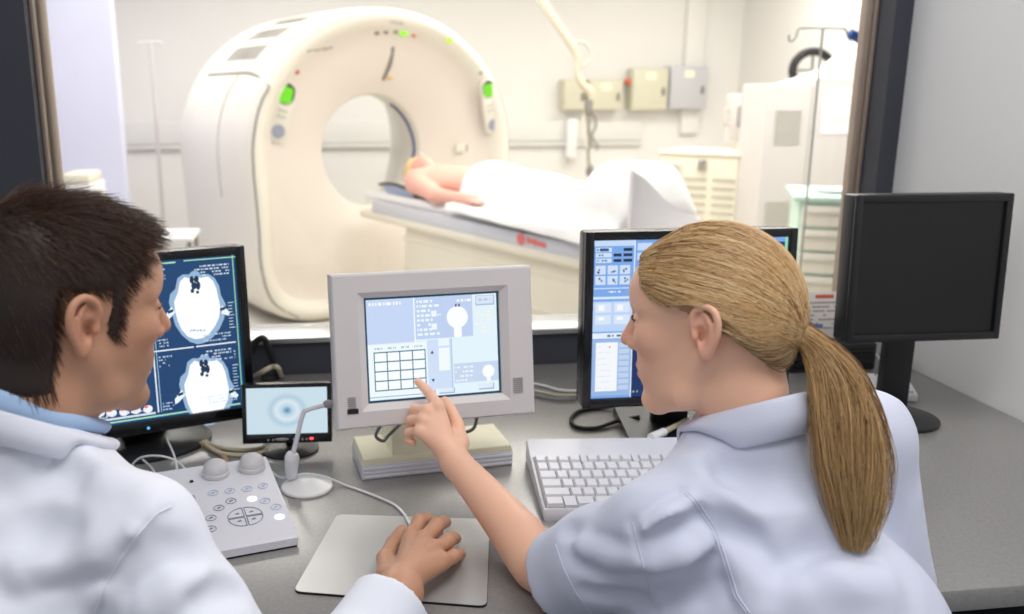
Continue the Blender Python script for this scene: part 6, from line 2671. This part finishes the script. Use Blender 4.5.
# ------------------------------------------------------------------ the woman
Fw = (-CR * math.cos(R_(30)) + CH * math.sin(R_(30)))
Fw = (Fw * math.cos(R_(9.5)) - Z * math.sin(R_(9.5)))
lw0 = Z.cross(Fw).normalized()
Hw = Frame(P(710.5, 331.5, 1.10), Fw, Z - lw0 * math.tan(R_(5)))
Hw.s = .965
Ltw = (-CR * .88 - CH * .47).normalized()
Ftw = (-CR * .47 + CH * .88).normalized()
Nw = Hw.o - Fw * .040 - Z * .128 + CR * .010
SLw = P(657, 526, 1.045)
SRw = Nw + (CR * .94 + CH * .34) * .190 - Z * .040
Ew = P(545, 570, 1.22)
tip = PPL(418, 381.5, tm.W @ Vector((0, .016, 0)), tm.n)
dsc = (tip - CAM).dot(CF)
Ww = P(456, 463, dsc - .085)
hipw = Nw - Ftw * .16 - Z * (Nw.z - .55)
RTw = [list(r) for r in Matrix((Ftw, Ltw, Z)).transposed()]
wom = thing('person', 'blond woman with a ponytail in a white tunic pointing at the screen', 'person', (hipw.x, hipw.y, 0))
WOM_DBG = dict(nose=Hw(.118, 0, -.008), chin=Hw(.09, 0, -.1), top=Hw(0, 0, .128), back=Hw(-.1, 0, .03), neck=Nw, SL=SLw, SR=SRw, E=Ew, W=Ww)
a_ = dsc - 1.49
wj = {
    'i': [P(438, 406, 1.437 + a_), P(430, 394, 1.462 + a_), P(423.5, 387, 1.479 + a_), tip - CF * .007],
    'm': [P(427.5, 411, 1.434 + a_), P(414.5, 409.5, 1.466 + a_), P(413, 417, 1.476 + a_), P(418, 421, 1.464 + a_)],
    'r': [P(422.5, 420, 1.428 + a_), P(411, 420.5, 1.458 + a_), P(410, 427.5, 1.466 + a_), P(415.5, 431, 1.454 + a_)],
    'p': [P(419.5, 431, 1.422 + a_), P(408.5, 433, 1.446 + a_), P(408, 439.5, 1.452 + a_), P(413, 442.5, 1.442 + a_)],
    't': [P(460, 443, 1.428 + a_), P(457, 423, 1.452 + a_), P(450, 409, 1.470 + a_), P(445, 401, 1.478 + a_)],
}


def wom_arm_hand(s):
    s.curve([SLw - Z * .008, SLw.lerp(Ew, .5) - Z * .008, Ew, Ew.lerp(Ww, .25) + Z * .003, Ew.lerp(Ww, .62) + Z * .003, Ww], [.032, .035, .0355, .0375, .0300, .0230], k=.02)
    w1 = P(450, 453, 1.415 + a_)
    s.cap(Ww, w1, .0225, .020, k=.012)
    for n, r in (('i', .0105), ('m', .0110), ('r', .0105), ('p', .0098)):
        s.chain([w1, hjw(n)], [.016, r], k=.010)
    s.chain([w1, wj['t'][0], wj['t'][1]], [.016, .0135, .0108], k=.009)
    for n, rr in (('i', (.0098, .0088, .0078, .0066)), ('m', (.0100, .0092, .0084, .0074)), ('r', (.0096, .0088, .0080, .0072)), ('p', (.0088, .0078, .0070, .0064)), ('t', (.0125, .0105, .0095, .0082))):
        s.chain(wj[n], rr, k=.0018)
        if n != 't':
            s.ell(wj[n][0] - CF * .002, (rr[0] * 1.02,) * 3, k=.006)


def hjw(n):
    return wj[n][0]


lo = np.minimum.reduce([np.array(p) for p in (SLw, SRw, Ew, Ww, tip, Hw(.12, .1, -.1), Hw(-.12, -.1, .1), wj['p'][2])]) - .07
hi = np.maximum.reduce([np.array(p) for p in (SLw, SRw, Ew, Ww, tip, Hw(.12, .1, -.1), Hw(-.12, -.1, .14), wj['t'][3])]) + .07
lo[2] = .72
sb = SDF(lo, hi, 0.0021)
add_head(sb, Hw, Nw - Z * .02, nr=.048, fem=True)
sb.cap(SLw - Ltw * .03 - Z * .02, SRw + Ltw * .03 - Z * .02, .032, .032, k=.03)
sb.ell(Nw - Z * .22, (.075, .115, .15), RTw, k=.04)
wom_arm_hand(sb)
sb.chain([SRw - Z * .01, SRw - Z * .2 + CR * .03], [.036, .036], k=.02)
Vw, Qw = biggest_island(*sb.mesh(2))
Lw_ = Hw.loc(Vw)
me = np_mesh('woman_body', Vw, Qw)
paint(me, skin_tints(Vw, Lw_, (246, 194, 164), (212, 116, 112), (238, 146, 128)))
link_mesh('body', me, m_skin_w, wom, world=True)
eyes(Hw, wom, mat('fair_brow_hair', srgb(120, 88, 62), rough=.6), fem=True)
for n in wj:
    pass

# hair of the woman: everything is swept back to the tie
sk = SDF(np.array(Hw.o) - .19, np.array(Hw.o) + .19, 0.0030)
add_head(sk, Hw, Nw - Z * .02, nr=.048, fem=True, ears=False)
Vw, Qw = biggest_island(*sk.mesh(2))
Lw_ = Hw.loc(Vw)
Nv = vnormals(Vw, Qw)
tie_l = np.array((-.108, .0, -.006))
tie = Vector(Hw(*tie_l))


def wom_mask(x, y, z):
    ay = np.abs(y)
    hl = np.where(x > .058, .070 + (x - .058) * 1.1 - np.clip((ay - .03) / .03, 0, 1) * .018,
                  np.where(x > .022, .052 - (.058 - x) * .45, np.where(x > -.030, .012 + np.clip((x + .03) / .05, 0, 1) * .024, -.040 + np.clip((x + .075) / .045, 0, 1) * .052)))
    return (z > hl)


hx, hy, hz = Lw_.T
mm = wom_mask(hx, hy, hz) & (hz > -.075) & (np.abs(hy) < .09) & (hx > -.13) & (hx < .11)
fm = mm[Qw].all(1)
cnt = np.zeros(len(Vw))
tot = np.zeros(len(Vw))
for a in range(4):
    np.add.at(cnt, Qw[:, a], fm)
    np.add.at(tot, Qw[:, a], 1)
edge_f = cnt / np.maximum(tot, 1)
th_ = np.where(edge_f > .99, .0065, -.0008)
for _ in range(14):
    acc = np.zeros(len(Vw))
    w_ = np.zeros(len(Vw))
    for a in range(4):
        np.add.at(acc, Qw[:, a], th_[Qw[:, (a + 1) % 4]])
        np.add.at(w_, Qw[:, a], 1)
    th_ = np.where(edge_f > .99, .5 * th_ + .5 * acc / np.maximum(w_, 1), th_)
used = np.unique(Qw[fm])
rm_ = np.full(len(Vw), -1)
rm_[used] = np.arange(len(used))
Vc = (Vw + Nv * th_[:, None])[used]
me = np_mesh('hair_cap_w', Vc, rm_[Qw[fm]])
paint(me, np.tile(np.array(srgb(168, 134, 94)), (len(used), 1)))
hair_w = link_mesh('hair', me, m_hair_b, wom, world=True)
hw_tree = tree_of(Vw, Qw)

BL = [np.array(srgb(*c)) for c in ((228, 196, 146), (210, 170, 116), (192, 150, 96), (156, 112, 66), (238, 214, 172), (124, 84, 50))]


def blond(n, clump):
    """tint per strand: neighbouring strands share a streak"""
    w = np.array([.22, .27, .22, .13, .11, .05])
    cl = rng.choice(6, 400, p=w)
    avg = sum(w[i] * BL[i] for i in range(6))
    return np.array([BL[cl[c % 400]] * .72 + avg * .28 for c in clump]) * rng.uniform(.92, 1.08, (n, 1))


cand = np.where(mm & (edge_f > .3))[0]
# the hairline gets a good share of the roots
front_c = cand[edge_f[cand] < .999]
idx = np.concatenate([rng.choice(cand, 9000), rng.choice(front_c, 5500)])
Lx = Lw_[idx]
cen = np.array((-.012, 0, .030))
v0 = Lx - cen
r0_ = np.linalg.norm(v0, axis=1)
v0 /= r0_[:, None]
v1 = (tie_l - cen) + rng.normal(0, .006, v0.shape) * np.array((.3, 1, 1))
r1_ = np.linalg.norm(v1, axis=1)
v1 = v1 / r1_[:, None]
om = np.arccos(np.clip((v0 * v1).sum(1), -.99, .99))
K = 14
layer = rng.uniform(.0070, .0125, len(idx))
sag = rng.normal(0, .05, len(idx))
paths = np.zeros((len(idx), K, 3))
A = np.array(Hw.rot())
side = np.cross(v0, v1)
side /= np.linalg.norm(side, axis=1, keepdims=True) + 1e-6
for k in range(K):
    t = k / (K - 1)
    a = np.sin((1 - t) * om) / np.sin(om)
    b_ = np.sin(t * om) / np.sin(om)
    dirs = v0 * a[:, None] + v1 * b_[:, None]
    dirs += side * (sag * math.sin(PI * t))[:, None]
    # strands of the temple first run over the top of the ear, then down to the tie
    dirs[:, 2] += .10 * math.sin(PI * t) * np.clip((Lx[:, 0] + .02) / .05, 0, 1)
    dirs /= np.linalg.norm(dirs, axis=1, keepdims=True)
    lx = cen[0] + dirs[:, 0] * .09
    zmin = np.interp(lx, [-.10, -.075, -.05, -.03, .0, .05], [-.03, -.012, .018, .036, .046, .040]) + rng.normal(0, .0012, len(idx))
    need = np.where((Lx[:, 0] > -.012) & (np.abs(dirs[:, 1]) > .35), np.maximum(zmin - (cen[2] + dirs[:, 2] * .078), 0), 0)
    dirs[:, 2] += need / .078
    dirs /= np.linalg.norm(dirs, axis=1, keepdims=True)
    W_ = dirs @ A.T
    cw = np.array(Hw(*cen))
    for i in range(len(idx)):
        h = hw_tree.ray_cast(Vector(cw + W_[i] * .25), Vector(-W_[i]))
        rr = .10 if h[0] is None else (h[0] - Vector(cw)).length
        u = min(1, t * 5)
        o = (max(th_[idx[i]], 0) + .0012) * (1 - u) + layer[i] * u
        if t > .8:
            f = (t - .8) / .2
            rr = rr * (1 - f) + (np.linalg.norm(tie_l - cen) * Hw.s) * f
            o = o * (1 - f * .6)
        paths[i, k] = cw + W_[i] * (rr + o)
clump = (np.floor(np.arctan2(side[:, 1], side[:, 2]) * 60) + np.floor(om * 6) * 37).astype(int)
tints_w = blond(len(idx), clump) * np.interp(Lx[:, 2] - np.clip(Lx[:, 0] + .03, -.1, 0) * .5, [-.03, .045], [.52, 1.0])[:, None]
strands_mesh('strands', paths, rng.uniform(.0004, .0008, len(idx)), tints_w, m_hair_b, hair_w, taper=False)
# tie
b = MB()
tdir = (P(818, 352, 1.13) - tie).normalized()
bm_r = []
t_a = tdir.cross(Z).normalized()
t_b = tdir.cross(t_a)
b.tube([tie + (t_a * math.cos(2 * PI * k / 20) + t_b * math.sin(2 * PI * k / 20)) * .0135 for k in range(20)], .0042, seg=8, closed=True, smooth=False)
b.build('hair_tie', mat('brown_hair_tie', srgb(92, 52, 38), rough=.6), hair_w, world=True)
# ponytail: a full tail falling outwards from the tie
dt = (tie - CAM).dot(CF)
TAIL = [(797, 333, 0, .012), (815, 346, -.004, .018), (834, 378, -.012, .030), (846, 420, -.022, .038), (853, 465, -.032, .040), (857, 508, -.040, .033), (855, 553, -.046, .013)]
gp = [P(x, y, dt + dd) for x, y, dd, r in TAIL]
gp[0] = tie - tdir * .006
gr_ = [r for *_, r in TAIL]
gpts, grs = catmull(gp, gr_, 3)
K = len(gpts)
G_ = np.array([list(p) for p in gpts])
Tn = np.gradient(G_, axis=0)
Tn /= np.linalg.norm(Tn, axis=1, keepdims=True)
cf = np.array(CF)
S1 = np.cross(Tn, cf)
S1 /= np.linalg.norm(S1, axis=1, keepdims=True)
S2 = np.cross(S1, Tn)
NS_ = 8000
ang = rng.uniform(0, 2 * PI, NS_)
rad = np.sqrt(rng.uniform(0, 1, NS_))
clump = rng.integers(0, 70, NS_)
ca, cr_ = rng.uniform(0, 2 * PI, 70), np.sqrt(rng.uniform(.05, 1, 70))
tw = rng.normal(0, .5, 70)
paths = np.zeros((NS_, K, 3))
endt = rng.uniform(0, 1.0, NS_)
for k in range(K):
    t = k / (K - 1)
    mixw = .75 * min(1, t * 1.6)
    a = ca[clump] + tw[clump] * t
    px_ = (1 - mixw) * rad * np.cos(ang) + mixw * (cr_[clump] * np.cos(a) + .22 * rad * np.cos(ang))
    py_ = (1 - mixw) * rad * np.sin(ang) + mixw * (cr_[clump] * np.sin(a) + .22 * rad * np.sin(ang))
    tt = np.minimum(t * (.55 + .45 * endt) / 1.0, 1) * (K - 1)
    i0 = np.minimum(tt.astype(int), K - 2)
    f = (tt - i0)[:, None]
    g = G_[i0] * (1 - f) + G_[i0 + 1] * f
    s1 = S1[i0]
    s2 = S2[i0]
    rr = np.array(grs)[i0] * (1 - f[:, 0]) + np.array(grs)[i0 + 1] * f[:, 0]
    wav = .0035 * np.sin(t * 9 + clump * 1.7) * t
    paths[:, k] = g + s1 * (px_ * rr + wav)[:, None] + s2 * (py_ * rr * .75)[:, None]
tint = blond(NS_, clump)
pt_ = strands_mesh('ponytail', paths, rng.uniform(.0004, .0008, NS_), tint * rng.choice((1.0, .92, .8, .66), 70)[clump][:, None], m_hair_b, hair_w)

# tunic
st_ = SDF(np.minimum.reduce([np.array(p) for p in (SLw, SRw, Ew, hipw)]) - .20, np.maximum.reduce([np.array(p) for p in (SLw, SRw, Ew, Nw)]) + .16, 0.0040)
armd = (Ew - SLw).normalized()
hem = SLw.lerp(Ew, .86)


def tunic(s):
    s.ell(Nw - Z * .21 - Ftw * .02, (.115, .165, .19), RTw, k=.04)
    s.ell(hipw + Z * .17 + Ftw * .03 + CR * .02, (.130, .175, .20), RTw, k=.08)
    s.ell(hipw, (.150, .175, .13), RTw, k=.06)
    s.cap(SLw - Ltw * .03 - Z * .008, SRw + Ltw * .03, .044, .050, k=.05)
    s.cap(Nw - Z * .03, Nw - Z * .08 - Ftw * .015, .066, .10, k=.05)
    s.chain([Nw - Z * .030 + Ltw * .045, SLw + Z * .002], [.034, .043], k=.04)
    s.chain([Nw - Z * .022 - Ltw * .045, SRw + Z * .010], [.046, .056], k=.04)
    s.chain([SLw, SLw.lerp(Ew, .45) - Z * .012, SLw.lerp(Ew, .92) - Z * .020], [.052, .057, .062], k=.03)
    Er2 = SRw - Z * .24 + CR * .045 - CH * .03
    s.chain([SRw, Er2], [.060, .066], k=.03)
    s.chain([Nw - Ftw * .012 + Z * .004, Nw - Ftw * .01 - Z * .05], [.058, .064], k=.03)
    s.cap(Nw + Z * .078 - Ftw * .02, Nw + Z * .24, .054, .10, k=.006, op='sub')
    # sleeve opening
    q = hem
    n = armd
    ax = [(s.lo[i] + s.res * np.arange(s.n[i])).astype(np.float32) for i in range(3)]
    X, Y, ZZ = np.meshgrid(*ax, indexing='ij', sparse=True)
    dpl = (X - q.x) * n.x + (Y - q.y) * n.y + (ZZ - q.z) * n.z
    dax = np.sqrt((X - q.x - dpl * n.x) ** 2 + (Y - q.y - dpl * n.y) ** 2 + (ZZ - q.z - dpl * n.z) ** 2)
    reg = np.maximum(-dpl, dax - .13)          # only round the arm
    s.f = np.maximum(s.f, -reg)
    s.cap(hem - armd * .07 - Z * .016, hem + armd * .05 - Z * .020, .044, .047, k=.002, op='sub')


tunic(st_)
V2, Q2 = st_.mesh(1)
t2 = tree_of(V2, Q2)
for poly, r, dp, k, op in WOM_CREASES if 'WOM_CREASES' in globals() else []:
    crease(st_, t2, poly, r, dp * 1.5, k, op)
V2, Q2 = biggest_island(*st_.mesh(2))
V2 = wrinkle(V2, Q2, .0020, 13, armd, .55, 7.7)
t2 = tree_of(V2, Q2)
tun = link_mesh('tunic', np_mesh('tunic', V2, Q2), m_tunic, wom, world=True)
for poly in (_w((365, 310), (400, 350), (430, 400), (455, 460), (475, 520), (490, 570), (520, 612)), _w((372, 306), (407, 346), (438, 397), (463, 458), (483, 518), (498, 568), (528, 612)),
             _w((233, 385), (248, 450), (270, 520), (288, 600)), _w((40, 440), (60, 500), (90, 560), (130, 612))):
    seam_tube('seam', t2, poly, .0009, m_tunic, tun, .0003)
collar('tunic_collar', m_tunic, tun, t2, Nw - Z * .002, Ftw, .055, .020, .030, .032, gap=.35, thick=.0030, back=.012, tilt=R_(24))
legs_and_seat(hipw, Ftw, Ltw, .13, .09, 'trousers', wom, m_trouser, .92)
stool('dark blue stool under the woman with the ponytail', hipw - Ftw * .02, hipw.z - .118)
if 'DBG' in globals():
    for nm, dd in (('MAN', MAN_DBG), ('WOM', WOM_DBG)):
        for k, v in dd.items():
            print(nm, k, [round(x, 1) for x in proj(v)[:2]], round(proj(v)[2], 3), 'z', round(v.z, 3))
    print('dsc', dsc, 'tm depth')
# ================================================================== light
w = bpy.data.worlds.new('world')
SC.world = w
w.use_nodes = True
bg = w.node_tree.nodes['Background']
bg.inputs['Color'].default_value = (0.93, 0.95, 1.0, 1)
bg.inputs['Strength'].default_value = 0.36


def area(name, loc, size, power, color=(1, 1, 1), rot=(0, 0, 0)):
    l = bpy.data.lights.new(name, 'AREA')
    l.shape = 'RECTANGLE'
    l.size, l.size_y = size
    l.energy = power
    l.color = color
    o = bpy.data.objects.new(name, l)
    o.location = loc
    o.rotation_euler = rot
    COL.objects.link(o)
    return o


area('unseen_ceiling_light', (0.1, 0.2, 2.62), (1.6, 0.6), 17, (1.0, 0.98, 0.97))
area('unseen_ceiling_light', (1.0, 1.0, 2.62), (0.5, 0.9), 10, (1.0, 0.98, 0.97))  # added light, out of view, to brighten the white side wall
for i, (x, y) in enumerate(((-0.7, 3.9), (1.4, 3.6), (3.0, 4.4), (-1.0, 6.2), (1.4, 5.9), (3.2, 6.2))):
    area('unseen_scanner_light', (x, y, 2.66), (1.2, 1.2), 36, (1.0, 0.965, 0.91))
area('unseen_scanner_light', (0.0, 7.0, 2.66), (1.2, 0.6), 9, (1.0, 0.965, 0.91))  # extra light added out of view to lift the wall behind the gantry
